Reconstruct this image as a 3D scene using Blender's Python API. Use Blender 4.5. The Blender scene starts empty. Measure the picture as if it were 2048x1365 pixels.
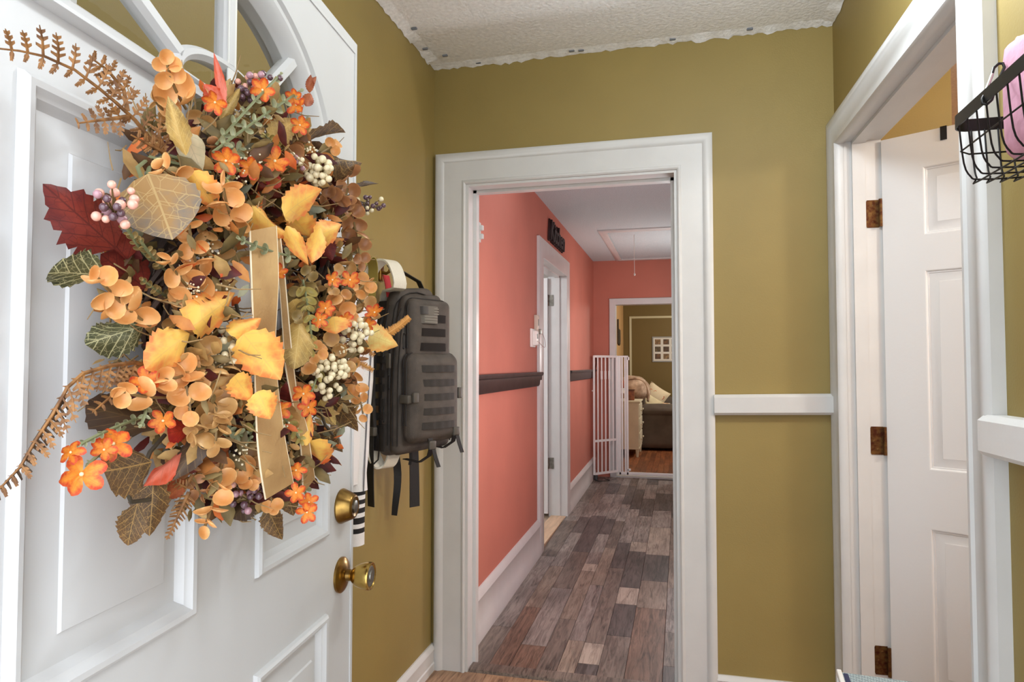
import bpy, bmesh, math, random
import numpy as np
from mathutils import Vector, Matrix
from mathutils.geometry import tessellate_polygon

# ------------------------------------------------------------------ camera
SC = bpy.context.scene
COL = SC.collection
F = 1338.0; CX, CY = 1024.0, 682.5; CAMH = 1.33
YAW = math.radians(14.14); PIT = math.atan(48.5 / F)
FW = Vector((-math.sin(YAW) * math.cos(PIT), math.cos(YAW) * math.cos(PIT), math.sin(PIT)))
RT = Vector((math.cos(YAW), math.sin(YAW), 0)); UP = RT.cross(FW)
CAM = Vector((0, 0, CAMH))
cd = bpy.data.cameras.new('camera'); cam = bpy.data.objects.new('camera', cd); COL.objects.link(cam)
cd.sensor_fit = 'HORIZONTAL'; cd.sensor_width = 36.0; cd.lens = F / 2048.0 * 36.0
cd.clip_start = 0.02; cd.clip_end = 100
cam.matrix_world = Matrix(((RT.x, UP.x, -FW.x, 0), (RT.y, UP.y, -FW.y, 0), (RT.z, UP.z, -FW.z, CAMH), (0, 0, 0, 1)))
SC.camera = cam

# ------------------------------------------------------------------ light and exposure
SC.view_settings.view_transform = 'Standard'; SC.view_settings.look = 'None'
SC.view_settings.exposure = 0.0; SC.view_settings.gamma = 1.0; SC.view_settings.use_curve_mapping = False
SC.cycles.max_bounces = 7; SC.cycles.diffuse_bounces = 4; SC.cycles.transparent_max_bounces = 8
wd = bpy.data.worlds.new('sky'); SC.world = wd; wd.use_nodes = True
bgn = wd.node_tree.nodes['Background']
bgn.inputs[0].default_value = (0.86, 0.92, 1.0, 1); bgn.inputs[1].default_value = 4.3

def lamp(name, loc, energy, radius, col=(1, 1, 1)):
    l = bpy.data.lights.new(name, 'POINT'); l.shadow_soft_size = radius; l.energy = energy; l.color = col
    o = bpy.data.objects.new(name, l); COL.objects.link(o); o.location = loc
    return o
lamp('foyer_overhead_fill', (0.33, 1.60, 2.33), 22, 0.07, (0.86, 0.94, 1.0))  # unseen fill light added above the frame for the foyer
lamp('foyer_entry_fill', (0.16, 0.90, 2.16), 9, 0.10, (0.86, 0.94, 1.0))  # added flash-like fill near the camera, no fixture here
lamp('hall_overhead_fill', (-0.40, 3.45, 2.40), 6, 0.10, (0.82, 0.93, 1.0))  # unseen light added to brighten the hall and its ceiling
lamp('hall_side_fill', (0.07, 3.40, 1.15), 23, 0.09, (0.90, 0.95, 1.0))  # added fill hidden behind the right jamb, evens out the coral wall
lamp('hall_side_fill_far', (0.07, 6.35, 1.60), 24, 0.09, (0.93, 1.0, 0.98))  # second hidden fill, added to lift the far end of the hall
lamp('living_room_fill', (1.0, 9.8, 2.20), 80, 0.12, (1.0, 0.94, 0.84))  # unseen added light standing in for the living room's window daylight
lamp('side_room_lamp', (2.0, 1.7, 2.30), 58, 0.12, (1.0, 0.93, 0.82))
lamp('kitchen_fill', (-2.2, 4.6, 2.20), 50, 0.12, (0.95, 0.97, 1.0))  # added light out of view, in place of kitchen window daylight

# ------------------------------------------------------------------ helpers
rnd = random.Random(7)
def lin(c):
    c = c / 255.0
    return c / 12.92 if c <= 0.04045 else ((c + 0.055) / 1.055) ** 2.4
def rgb(r, g, b): return (lin(r), lin(g), lin(b), 1)
def ray(x, y): return FW + RT * ((x - CX) / F) - UP * ((y - CY) / F)
def hit(x, y, n, p):
    r = ray(x, y); n = Vector(n); p = Vector(p)
    return CAM + r * (n.dot(p - CAM) / n.dot(r))
def atX(x, y, X): return hit(x, y, (1, 0, 0), (X, 0, 0))
def atY(x, y, Y): return hit(x, y, (0, 1, 0), (0, Y, 0))
def depth(p): return (Vector(p) - CAM).dot(FW)

WL = {}
def world_off(o): return WL.get(o.name, Vector((0, 0, 0)))
class MB:
    """collects geometry in world coordinates and links it as one mesh object"""
    def __init__(self, tf=None):
        self.v = []; self.f = []; self.uv = {}; self.tf = tf; self.m = []
    def V(self, *p):
        q = Vector(p[0]) if len(p) == 1 else Vector(p)
        if self.tf: q = Vector(self.tf(q.x, q.y, q.z))
        self.v.append(q); return len(self.v) - 1
    def F(self, idx, uvs=None, mi=0):
        if uvs: self.uv[len(self.f)] = uvs
        self.f.append(tuple(idx)); self.m.append(mi)
    def box(self, x0, x1, y0, y1, z0, z1):
        i = [self.V(x, y, z) for z in (z0, z1) for y in (y0, y1) for x in (x0, x1)]
        for q in ((0, 2, 3, 1), (4, 5, 7, 6), (0, 1, 5, 4), (2, 6, 7, 3), (0, 4, 6, 2), (1, 3, 7, 5)):
            self.F([i[k] for k in q])
        return self
    def bbox(self, x0, x1, y0, y1, z0, z1, b=0.004):
        """box with chamfered edges"""
        return self.rbox((x0 + x1) / 2, (y0 + y1) / 2, (z0 + z1) / 2, abs(x1 - x0) / 2, abs(y1 - y0) / 2, abs(z1 - z0) / 2, b, n=None)
    def rbox(self, cx, cy, cz, hx, hy, hz, r, n=None, bulge=(0, 0, 0), seg=2):
        r = min(r, hx, hy, hz) * 0.999
        H = (hx, hy, hz); C = (cx, cy, cz)
        def ticks(h):
            a = [h - r + r * math.sin(math.pi / 2 * k / seg) for k in range(1, seg + 1)] if False else []
            core = n or 1
            t = [-(h - r) + 2 * (h - r) * k / core for k in range(core + 1)]
            ed = [(h - r) + r * k / seg for k in range(1, seg + 1)]
            return [-e for e in reversed(ed)] + t + ed
        T = [ticks(h) for h in H]
        key = {}
        def vert(p):
            k = tuple(round(c, 7) for c in p)
            if k in key: return key[k]
            q = [max(-(H[j] - r), min(H[j] - r, p[j])) for j in range(3)]
            d = Vector([p[j] - q[j] for j in range(3)])
            if d.length > 1e-9:
                # cube to sphere mapping of the corner pieces
                m = max(abs(d.x), abs(d.y), abs(d.z)); d = d.normalized() * m
            w = [q[j] + d[j] for j in range(3)]
            if bulge != (0, 0, 0):
                f = [1 - min(1, (abs(p[j]) / H[j])) ** 2 for j in range(3)]
                w[0] += math.copysign(1, p[0]) * bulge[0] * f[1] * f[2] if abs(abs(p[0]) - H[0]) < 1e-6 else 0
                w[1] += math.copysign(1, p[1]) * bulge[1] * f[0] * f[2] if abs(abs(p[1]) - H[1]) < 1e-6 else 0
                w[2] += math.copysign(1, p[2]) * bulge[2] * f[0] * f[1] if abs(abs(p[2]) - H[2]) < 1e-6 else 0
            key[k] = self.V(C[0] + w[0], C[1] + w[1], C[2] + w[2]); return key[k]
        for ax in range(3):
            a, b = (ax + 1) % 3, (ax + 2) % 3
            for s in (-1, 1):
                for i in range(len(T[a]) - 1):
                    for j in range(len(T[b]) - 1):
                        q = []
                        for (u, w) in ((i, j), (i + 1, j), (i + 1, j + 1), (i, j + 1)):
                            p = [0, 0, 0]; p[ax] = s * H[ax]; p[a] = T[a][u]; p[b] = T[b][w]
                            q.append(vert(p))
                        if s < 0: q.reverse()
                        if len(set(q)) >= 3: self.F(list(dict.fromkeys(q)))
        return self
    def tube(self, path, r, n=8, caps=True):
        path = [Vector(p) for p in path]; rings = []
        up = None
        for i, p in enumerate(path):
            d = (path[min(i + 1, len(path) - 1)] - path[max(i - 1, 0)])
            d = d.normalized() if d.length > 1e-9 else Vector((0, 0, 1))
            if up is None:
                up = Vector((0, 0, 1)) if abs(d.z) < 0.9 else Vector((1, 0, 0))
            a = (up - d * up.dot(d))
            if a.length < 1e-6: a = d.orthogonal()
            a.normalize(); up = a; b = d.cross(a)
            rr = r[i] if isinstance(r, (list, tuple)) else r
            rings.append([self.V(p + (a * math.cos(2 * math.pi * k / n) + b * math.sin(2 * math.pi * k / n)) * rr) for k in range(n)])
        for i in range(len(rings) - 1):
            for k in range(n):
                self.F((rings[i][k], rings[i][(k + 1) % n], rings[i + 1][(k + 1) % n], rings[i + 1][k]))
        if caps:
            self.F(list(reversed(rings[0]))); self.F(rings[-1])
        return self
    def lathe(self, o, ax, prof, n=24):
        """prof: (distance along axis, radius)"""
        o = Vector(o); ax = Vector(ax).normalized(); a = ax.orthogonal().normalized(); b = ax.cross(a)
        rings = []
        for h, r in prof:
            if r < 1e-6: rings.append([self.V(o + ax * h)])
            else: rings.append([self.V(o + ax * h + (a * math.cos(2 * math.pi * k / n) + b * math.sin(2 * math.pi * k / n)) * r) for k in range(n)])
        for i in range(len(rings) - 1):
            A, B = rings[i], rings[i + 1]
            for k in range(n):
                k2 = (k + 1) % n
                if len(A) == 1 and len(B) == 1: continue
                if len(A) == 1: self.F((A[0], B[k2], B[k]) if False else (A[0], B[k], B[k2]))
                elif len(B) == 1: self.F((A[k], A[k2], B[0]))
                else: self.F((A[k], A[k2], B[k2], B[k]))
        return self
    def strip(self, pts, sides, th):
        """a thin band: centre points, half-width vectors, thickness vector or number"""
        pts = [Vector(p) for p in pts]; rows = []
        for i, p in enumerate(pts):
            s = Vector(sides[i]) if isinstance(sides, list) else Vector(sides)
            d = pts[min(i + 1, len(pts) - 1)] - pts[max(i - 1, 0)]
            nn = d.cross(s); nn = nn.normalized() * th / 2 if nn.length > 1e-9 else Vector((0, 0, th / 2))
            rows.append([self.V(p - s - nn), self.V(p + s - nn), self.V(p + s + nn), self.V(p - s + nn)])
        for i in range(len(rows) - 1):
            A, B = rows[i], rows[i + 1]
            for k in range(4):
                self.F((A[k], A[(k + 1) % 4], B[(k + 1) % 4], B[k]))
        self.F(list(reversed(rows[0]))); self.F(rows[-1])
        return self
    def ball(self, c, r, seg=8, rings=5, sq=1.0):
        c = Vector(c); R = []
        for i in range(rings + 1):
            t = math.pi * i / rings
            if i in (0, rings): R.append([self.V(c + Vector((0, 0, r * math.cos(t) * sq)))])
            else: R.append([self.V(c + Vector((r * math.sin(t) * math.cos(2 * math.pi * k / seg), r * math.sin(t) * math.sin(2 * math.pi * k / seg), r * math.cos(t) * sq))) for k in range(seg)])
        for i in range(rings):
            A, B = R[i], R[i + 1]
            for k in range(seg):
                k2 = (k + 1) % seg
                if len(A) == 1: self.F((A[0], B[k], B[k2]))
                elif len(B) == 1: self.F((A[k2], A[k], B[0]))
                else: self.F((A[k2], A[k], B[k], B[k2]))
        return self
    def poly(self, outer, holes, mp, h0, h1):
        """flat plate with holes, in 2D (s,z), mapped to 3D by mp(s,z,h), from height h0 to h1"""
        loops = [outer] + holes
        flat = [p for l in loops for p in l]
        tris = tessellate_polygon([[Vector((p[0], p[1], 0)) for p in l] for l in loops])
        top = [self.V(mp(p[0], p[1], h1)) for p in flat]; bot = [self.V(mp(p[0], p[1], h0)) for p in flat]
        for t in tris:
            self.F([top[i] for i in t]); self.F([bot[i] for i in reversed(t)])
        k = 0
        for l in loops:
            n = len(l)
            for i in range(n):
                a, b = k + i, k + (i + 1) % n
                self.F((bot[a], bot[b], top[b], top[a]))
            k += n
        return self
    def mould(self, mp, rect, prof, sides=4, zb=None, fill=False):
        """moulding swept round a rectangle (s0,s1,z0,z1); prof = (outward d, height h)"""
        s0, s1, z0, z1 = rect; rows = []
        for d, h in prof:
            if sides == 4: P = [(s0 - d, z0 - d), (s1 + d, z0 - d), (s1 + d, z1 + d), (s0 - d, z1 + d)]
            else: P = [(s0 - d, zb), (s0 - d, z1 + d), (s1 + d, z1 + d), (s1 + d, zb)]
            rows.append([self.V(mp(s, z, h)) for s, z in P])
        for i in range(len(rows) - 1):
            for k in range(4 if sides == 4 else 3):
                self.F((rows[i][k], rows[i][(k + 1) % 4], rows[i + 1][(k + 1) % 4], rows[i + 1][k]))
        if fill: self.F(rows[-1])
        if sides == 3:
            self.F([r[0] for r in rows]); self.F([r[3] for r in reversed(rows)])
        return self
    def build(self, name, mat, parent=None, smooth=None, recalc=True, origin=None):
        me = bpy.data.meshes.new(name)
        if parent is not None: off = world_off(parent)
        elif origin is not None: off = Vector(origin)
        else:
            xs = [p.x for p in self.v]; ys = [p.y for p in self.v]; zs = [p.z for p in self.v]
            off = Vector(((min(xs) + max(xs)) / 2, (min(ys) + max(ys)) / 2, min(zs)))
        me.from_pydata([tuple(p - off) for p in self.v], [], self.f)
        mats = mat if isinstance(mat, (list, tuple)) else [mat]
        for m in mats: me.materials.append(m)
        if len(mats) > 1: me.polygons.foreach_set('material_index', self.m)
        if self.uv:
            ul = me.uv_layers.new(name='UVMap')
            for pi, uvs in self.uv.items():
                for li, q in zip(me.polygons[pi].loop_indices, uvs): ul.data[li].uv = q
        if recalc:
            bm = bmesh.new(); bm.from_mesh(me); bmesh.ops.recalc_face_normals(bm, faces=bm.faces[:]); bm.to_mesh(me); bm.free()
        if smooth is not None:
            me.polygons.foreach_set('use_smooth', [True] * len(me.polygons))
            me.set_sharp_from_angle(angle=math.radians(smooth))
        o = bpy.data.objects.new(name, me); COL.objects.link(o)
        if parent is not None: o.parent = parent
        else: o.location = off
        WL[o.name] = off
        return o
def tag(o, label=None, cat=None, group=None, kind=None):
    if label: o['label'] = label
    if cat: o['category'] = cat
    if group: o['group'] = group
    if kind: o['kind'] = kind
    return o
def empty(name, loc, label=None, cat=None, group=None, kind=None):
    o = bpy.data.objects.new(name, None); COL.objects.link(o); o.location = loc; o.empty_display_size = 0.05
    WL[o.name] = Vector(loc)
    return tag(o, label, cat, group, kind)
def inst(mesh, name, M, parent):
    """an object that shares mesh data, placed by a world matrix below a parent that has no rotation"""
    o = bpy.data.objects.new(name, mesh); COL.objects.link(o); o.parent = parent
    o.matrix_basis = Matrix.Translation(-world_off(parent)) @ M
    return o

# ------------------------------------------------------------------ materials
MATS = {}
def mat(name, c, rough=0.5, metal=0.0, var=None, bump=None, c2=None, spec=0.5, stretch=None, coat=0.0, transl=0.0):
    """c, c2: sRGB 0-255; var = (scale, amount); bump = (scale, strength, detail)"""
    if name in MATS: return MATS[name]
    m = bpy.data.materials.new(name); m.use_nodes = True; nt = m.node_tree; N = nt.nodes; L = nt.links
    b = N['Principled BSDF']; b.inputs['Base Color'].default_value = rgb(*c)
    b.inputs['Roughness'].default_value = rough; b.inputs['Metallic'].default_value = metal
    b.inputs['Specular IOR Level'].default_value = spec
    if coat: b.inputs['Coat Weight'].default_value = coat
    if var or bump:
        tc = N.new('ShaderNodeTexCoord'); mp = N.new('ShaderNodeMapping')
        L.new(tc.outputs['Object'], mp.inputs[0])
        if stretch: mp.inputs['Scale'].default_value = stretch
    if var:
        nz = N.new('ShaderNodeTexNoise'); nz.inputs['Scale'].default_value = var[0]; nz.inputs['Detail'].default_value = 4
        L.new(mp.outputs[0], nz.inputs['Vector'])
        rp = N.new('ShaderNodeValToRGB'); rp.color_ramp.elements[0].position = 0.35; rp.color_ramp.elements[1].position = 0.65
        k = var[1]; d = c2 or tuple(max(0, x * (1 - k)) for x in c)
        rp.color_ramp.elements[0].color = rgb(*d); rp.color_ramp.elements[1].color = rgb(*c)
        L.new(nz.outputs[0], rp.inputs[0]); L.new(rp.outputs[0], b.inputs['Base Color'])
    if bump:
        nb = N.new('ShaderNodeTexNoise'); nb.inputs['Scale'].default_value = bump[0]; nb.inputs['Detail'].default_value = bump[2] if len(bump) > 2 else 3
        L.new(mp.outputs[0], nb.inputs['Vector'])
        bn = N.new('ShaderNodeBump'); bn.inputs['Strength'].default_value = bump[1]; bn.inputs['Distance'].default_value = 0.004
        L.new(nb.outputs[0], bn.inputs['Height']); L.new(bn.outputs[0], b.inputs['Normal'])
    if transl:
        out = N['Material Output']; tr = N.new('ShaderNodeBsdfTranslucent'); mx = N.new('ShaderNodeMixShader'); mx.inputs[0].default_value = transl
        src = b.inputs['Base Color']
        if src.is_linked: L.new(src.links[0].from_socket, tr.inputs[0])
        else: tr.inputs[0].default_value = rgb(*c)
        L.new(b.outputs[0], mx.inputs[1]); L.new(tr.outputs[0], mx.inputs[2]); L.new(mx.outputs[0], out.inputs[0])
    MATS[name] = m
    return m

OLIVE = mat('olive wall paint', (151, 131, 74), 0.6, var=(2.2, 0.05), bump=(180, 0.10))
RED = mat('coral wall paint', (196, 121, 103), 0.8, var=(2.0, 0.05), bump=(150, 0.12))
TAN = mat('tan wall paint', (214, 168, 112), 0.6, bump=(150, 0.1))
TRIM = mat('white trim paint', (212, 212, 211), 0.38, var=(7, 0.025), bump=(60, 0.06))
TRIMROUGH = mat('lumpy white trim paint', (228, 228, 227), 0.4, bump=(45, 0.35))
CEIL = mat('stucco ceiling', (244, 244, 243), 0.9, var=(60, 0.06), bump=(75, 1.0, 7), spec=0.1)
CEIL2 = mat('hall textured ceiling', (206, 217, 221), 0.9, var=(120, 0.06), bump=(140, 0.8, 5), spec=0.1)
DARKWOOD = mat('dark brown painted wood', (62, 50, 48), 0.4, var=(9, 0.25), bump=(60, 0.1))
DOORPAINT = mat('white door paint', (208, 208, 208), 0.42, var=(4, 0.03), bump=(30, 0.06), stretch=(1, 1, 0.15))
DOOR2PAINT = mat('white interior door paint', (226, 227, 228), 0.4, bump=(90, 0.06))
BRASS = mat('aged brass', (168, 134, 72), 0.28, 1.0, var=(30, 0.35), c2=(112, 84, 46))
BRASSB = mat('polished brass', (206, 172, 96), 0.22, 1.0, var=(18, 0.18))
BRASSOLD = mat('tarnished bronze hinge', (120, 90, 52), 0.45, 0.8, var=(70, 0.5), c2=(82, 44, 30))
STEEL = mat('dull steel', (165, 165, 158), 0.35, 1.0, var=(40, 0.2))
BLACK = mat('black metal', (22, 21, 22), 0.4, 0.3)
GATEW = mat('white gate enamel', (238, 238, 238), 0.35)
# ------------------------------------------------------------------ the setting
def struct(name, mb, m, label=None, smooth=None):
    o = mb.build(name, m, smooth=smooth); o['kind'] = 'structure'
    if label: o['label'] = label
    return o
HX = -0.965          # hall left wall
YE = 7.65            # hall end wall
def hz(y): return max(0.0, 0.07 * (y - 3.0) / 4.65)
A17 = math.radians(1.7)
def mpF(s, z, h): return (s, 2.82 - h, z)
def mpR(s, z, h): return (0.592 + s * math.sin(A17) - h * math.cos(A17), 2.82 - s * math.cos(A17) - h * math.sin(A17), z)
def mpH(s, z, h): return (HX + h, s, z)
def mpE(s, z, h): return (s, YE - h, z)
ZC = 2.678; ZH = 2.524

struct('wall_left', MB().box(-1.175, -1.075, 0.15, 2.89, -0.02, 2.72), OLIVE)
m = MB(); m.box(-1.175, -0.96, 2.82, 2.89, -.02, 2.72); m.box(0.03, 1.0, 2.82, 2.89, -.02, 2.72); m.box(-0.96, 0.03, 2.82, 2.89, 2.17, 2.72)
struct('wall_front', m, OLIVE)
m = MB(); m.box(-1.2, -0.96, 2.89, 2.96, -.02, 2.6); m.box(0.03, 0.6, 2.89, 2.96, -.02, 2.6); m.box(-0.96, 0.03, 2.89, 2.96, 2.17, 2.6)
struct('wall_hall_near', m, RED)
def rbx(m, s0, s1, z0, z1, h0, h1):
    i = [m.V(mpR(s, z, h)) for h in (h0, h1) for z in (z0, z1) for s in (s0, s1)]
    for q in ((0, 2, 3, 1), (4, 5, 7, 6), (0, 1, 5, 4), (2, 6, 7, 3), (0, 4, 6, 2), (1, 3, 7, 5)): m.F([i[k] for k in q])
m = MB(); rbx(m, 0, 0.085, -.02, 2.72, -0.12, 0); rbx(m, 1.20, 2.68, -.02, 2.72, -0.12, 0); rbx(m, 0.085, 1.20, 2.195, 2.72, -0.12, 0)
struct('wall_right', m, OLIVE)
m = MB(); m.box(-1.175, -0.60, 0.15, 0.30, -.02, 2.72); m.box(0.36, 0.80, 0.15, 0.30, -.02, 2.72); m.box(-0.60, 0.36, 0.15, 0.30, 2.06, 2.72)
struct('wall_entry', m, OLIVE)
m = MB(); m.box(-0.66, -0.60, 0.13, 0.31, 0, 2.12); m.box(0.36, 0.42, 0.13, 0.31, 0, 2.12); m.box(-0.66, 0.42, 0.13, 0.31, 2.06, 2.12)
struct('trim_1', m, TRIM, 'white jamb of the entry doorway')
# foyer ceiling with an uneven plaster edge
m = MB(); m.box(-1.175, 0.80, 0.15, 2.89, ZC, ZC + 0.05)
struct('ceiling', m, CEIL, 'white stucco ceiling of the entry')
m = MB(); r2 = random.Random(3)
def ragged(p0, p1, inward, n):
    a = Vector(p0); b = Vector(p1); iw = Vector(inward); prev = None
    for k in range(n + 1):
        p = a.lerp(b, k / n); dz = 0.004 + 0.009 * r2.random() * (1 if r2.random() < .7 else 1.8)
        c = [m.V(p.x, p.y, ZC + .01), m.V(p.x, p.y, ZC - dz), m.V(p + iw * (0.01 + 0.012 * r2.random()) + Vector((0, 0, ZC - dz * .6))), m.V(p + iw * 0.05 + Vector((0, 0, ZC + .001)))]
        if prev:
            for j in range(3): m.F((prev[j], prev[j + 1], c[j + 1], c[j]))
        prev = c
ragged((-1.074, 2.818, 0), (0.59, 2.818, 0), (0, -1, 0), 90)
ragged((-1.073, 2.818, 0), (-1.073, 1.0, 0), (1, 0, 0), 90)
ragged((0.590, 2.818, 0), (0.644, 1.0, 0), (-1, 0, 0), 90)
struct('trim_2', m, CEIL, 'ragged plaster edge of the entry ceiling', smooth=60)
m = MB()
for x, y in ((-.98, 2.70), (-.86, 2.80), (-.44, 2.79), (-.40, 2.795), (-.02, 2.79), (-1.04, 2.62), (-1.02, 2.45), (.28, 2.78)):
    m.rbox(x, y, ZC - 0.004, 0.012, 0.006, 0.004, 0.003)
o = struct('trim_3', m, mat('grey chipped plaster', (120, 124, 130), 0.9), 'grey chips in the ceiling plaster')

# casings
CAS = [(0, -0.002), (0, .016), (.006, .021), (.013, .019), (.017, .015), (.10, .015), (.107, .022), (.118, .028), (.132, .026), (.14, .020), (.14, -0.002)]
struct('trim_4', MB().mould(mpF, (-0.92, -0.008, 0, 2.136), CAS, 3, 0.0), TRIM, 'wide white casing around the hall doorway', smooth=40)
m = MB()
m.box(-0.98, -0.908, 2.812, 2.965, -.01, 2.125); m.box(-0.020, 0.05, 2.812, 2.965, -.01, 2.125); m.box(-0.98, 0.05, 2.812, 2.965, 2.125, 2.18)
m.box(-0.908, -0.893, 2.885, 2.925, 0, 2.125); m.box(-0.035, -0.020, 2.885, 2.925, 0, 2.125); m.box(-0.908, -0.02, 2.885, 2.925, 2.112, 2.125)
struct('trim_5', m, TRIM, 'white jamb and stop of the hall doorway')
m = MB(); m.rbox(-0.890, 2.945, 1.965, 0.012, 0.010, 0.012, .004); m.rbox(-0.890, 2.945, 1.925, 0.012, 0.010, 0.012, .004); m.box(-0.908, -0.894, 2.930, 2.958, 1.90, 1.99)
tag(m.build('door_latch_plate', TRIM, smooth=40), 'small white painted-over hinge on the left jamb of hall doorway', 'hinge')
CASR = [(0, -0.002), (0, .022), (.006, .03), (.016, .03), (.022, .024), (.075, .026), (.085, .034), (.105, .034), (.118, .026), (.118, -0.002)]
struct('trim_6', MB().mould(mpR, (0.118, 1.165, 0, 2.16), CASR, 3, 0.0), TRIM, 'white casing around the side room doorway', smooth=40)
m = MB()
rbx(m, 0.07, 0.118, 0, 2.165, -0.13, -0.001); rbx(m, 1.165, 1.205, 0, 2.165, -0.13, -0.001); rbx(m, 0.07, 1.205, 2.165, 2.20, -0.13, -0.001)
rbx(m, 0.118, 0.130, 0, 2.165, -0.072, -0.028); rbx(m, 1.153, 1.165, 0, 2.165, -0.072, -0.028); rbx(m, 0.118, 1.165, 2.153, 2.165, -0.072, -0.028)
struct('trim_7', m, TRIM, 'white jamb and stop of the side room doorway')
# chair rails
def rail(name, mp, s0, s1, z0, z1, th, m_, dz=0.0, label=None):
    H = z1 - z0; pr = [(0, 0), (0, th * .75), (H * .12, th), (H * .86, th), (H, th * .7), (H, 0)]
    mb = MB(); A = [mb.V(mp(s0, z0 + d, h)) for d, h in pr]; B = [mb.V(mp(s1, z0 + d + dz, h)) for d, h in pr]
    for i in range(len(pr)):
        j = (i + 1) % len(pr); mb.F((A[i], A[j], B[j], B[i]))
    mb.F(A); mb.F(list(reversed(B)))
    return struct(name, mb, m_, label, smooth=30)
rail('trim_8', mpF, 0.128, 0.572, 1.131, 1.212, 0.040, TRIM, 0.009, 'white chair rail beside the hall doorway')
rail('trim_9', mpR, 1.262, 2.4, 1.147, 1.230, 0.045, TRIMROUGH, 0.004, 'white lumpy chair rail under the wire basket')
def hall_rail(name, s0, s1, label):
    z0, z1 = 1.186, 1.283; pr = [(0, 0), (0, .012), (.012, .020), (.07, .024), (.078, .034), (.09, .036), (.097, .03), (.097, 0)]
    mb = MB(); A = [mb.V(mpH(s0, z0 + d, h)) for d, h in pr]; B = [mb.V(mpH(s1, z0 + d, h)) for d, h in pr]
    for i in range(len(pr)): mb.F((A[i], A[(i + 1) % len(pr)], B[(i + 1) % len(pr)], B[i]))
    mb.F(A); mb.F(list(reversed(B))); return struct(name, mb, DARKWOOD, label, smooth=30)
hall_rail('trim_10', 2.96, 4.60, 'dark brown chair rail before the kitchen doorway')
hall_rail('trim_11', 5.87, YE, 'dark brown chair rail past the kitchen doorway')
# baseboards
def base(name, mp, s0, s1, H, th, fz=None, label=None):
    pr = [(0, 0), (0, th * 1.0), (H * .30, th), (H * .34, th * .8), (H * .80, th * .8), (H * .84, th), (H * .92, th * .8), (H, th * .3), (H, 0)]
    fz = fz or (lambda s: 0.0)
    mb = MB(); A = [mb.V(mp(s0, fz(s0) + d, h)) for d, h in pr]; B = [mb.V(mp(s1, fz(s1) + d, h)) for d, h in pr]
    for i in range(len(pr)): mb.F((A[i], A[(i + 1) % len(pr)], B[(i + 1) % len(pr)], B[i]))
    mb.F(A); mb.F(list(reversed(B))); return struct(name, mb, TRIM, label, smooth=30)
base('baseboard_left', lambda s, z, h: (-1.075 + h, s, z), 0.31, 2.82, 0.108, 0.022)
base('baseboard_front', mpF, 0.13, 0.59, 0.105, 0.024)
def hb(s): return hz(s)
base('baseboard_hall_left', mpH, 2.96, 4.57, 0.245, 0.024, hb)
base('baseboard_hall_end', mpH, 5.83, YE, 0.232, 0.024, hb)

# hall shell
m = MB(); m.box(HX - .14, HX, 2.96, 4.645, -.02, 2.6); m.box(HX - .14, HX, 5.735, YE + .12, -.02, 2.6); m.box(HX - .14, HX, 4.645, 5.735, 2.135, 2.6)
struct('wall_hall_left', m, RED)
struct('wall_hall_right', MB().box(0.15, 0.25, 2.96, YE + .12, -.02, 2.6), RED)
m = MB(); m.box(HX - .05, -0.745, YE, YE + .06, -.02, 2.6); m.box(0.10, 0.25, YE, YE + .06, -.02, 2.6); m.box(-0.745, 0.10, YE, YE + .06, 2.05, 2.6)
struct('wall_hall_end', m, RED)
struct('ceiling_hall', MB().box(HX - .1, 0.25, 2.9, YE + .1, ZH, ZH + .05), CEIL2, 'grey textured ceiling of the hall')
# kitchen doorway trim
CASK = [(0, -0.002), (0, .018), (.006, .022), (.13, .022), (.136, .019), (.136, -0.002)]
struct('trim_12', MB().mould(mpH, (4.675, 5.70, 0, 2.10), CASK, 3, 0.02), TRIM, 'white casing around the kitchen doorway', smooth=40)
m = MB(); m.box(HX - .145, HX - .002, 4.64, 4.675, 0.02, 2.10); m.box(HX - .145, HX - .002, 5.70, 5.74, 0.02, 2.10); m.box(HX - .145, HX - .002, 4.64, 5.74, 2.10, 2.14)
m.box(HX - .085, HX - .045, 5.688, 5.70, 0.02, 2.10); m.box(HX - .085, HX - .045, 4.675, 5.70, 2.088, 2.10)
struct('trim_13', m, TRIM, 'white jamb and stop of the kitchen doorway')
# end doorway trim
CASE_ = [(0, -0.002), (0, .016), (.066, .018), (.070, .014), (.070, -.002)]
struct('trim_14', MB().mould(mpE, (-0.713, 0.06, 0, 2.018), CASE_, 3, 0.06), TRIM, 'white casing around the living room doorway', smooth=40)
m = MB(); m.box(-0.75, -0.713, YE + .001, YE + .125, .05, 2.018); m.box(0.06, 0.10, YE + .001, YE + .125, .05, 2.018); m.box(-0.75, 0.10, YE + .001, YE + .125, 2.018, 2.05)
struct('trim_15', m, TRIM, 'white jamb of the living room doorway')

# attic hatch
t = empty('attic_hatch', (-0.3, 6.7, ZH), 'white attic hatch panel with frame set in the hall ceiling', 'hatch')
m = MB(); x0, x1, y0, y1 = -0.70, 0.02, 5.86, 7.62
def mpC(s, z, h): return (s, z, ZH - h)
m.mould(mpC, (x0 + .07, x1 - .07, y0 + .09, y1 - .09), [(0, -.001), (0, .012), (.01, .018), (.055, .018), (.07, .010), (.07, -.001)])
m.build('hatch_frame', TRIM, t, 40)
MB().box(x0 + .08, x1 - .08, y0 + .10, y1 - .10, ZH - .006, ZH + .002).build('hatch_panel', CEIL2, t)
m = MB(); m.tube([(-0.40, 6.13, ZH - .004), (-0.401, 6.13, ZH - .18), (-0.398, 6.13, ZH - .36)], 0.0022, 6); m.ball((-0.398, 6.13, ZH - .37), 0.009, 8, 5, 1.4)
m.build('pull_cord', mat('white cord', (225, 222, 215), .7), t, 50)

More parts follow.
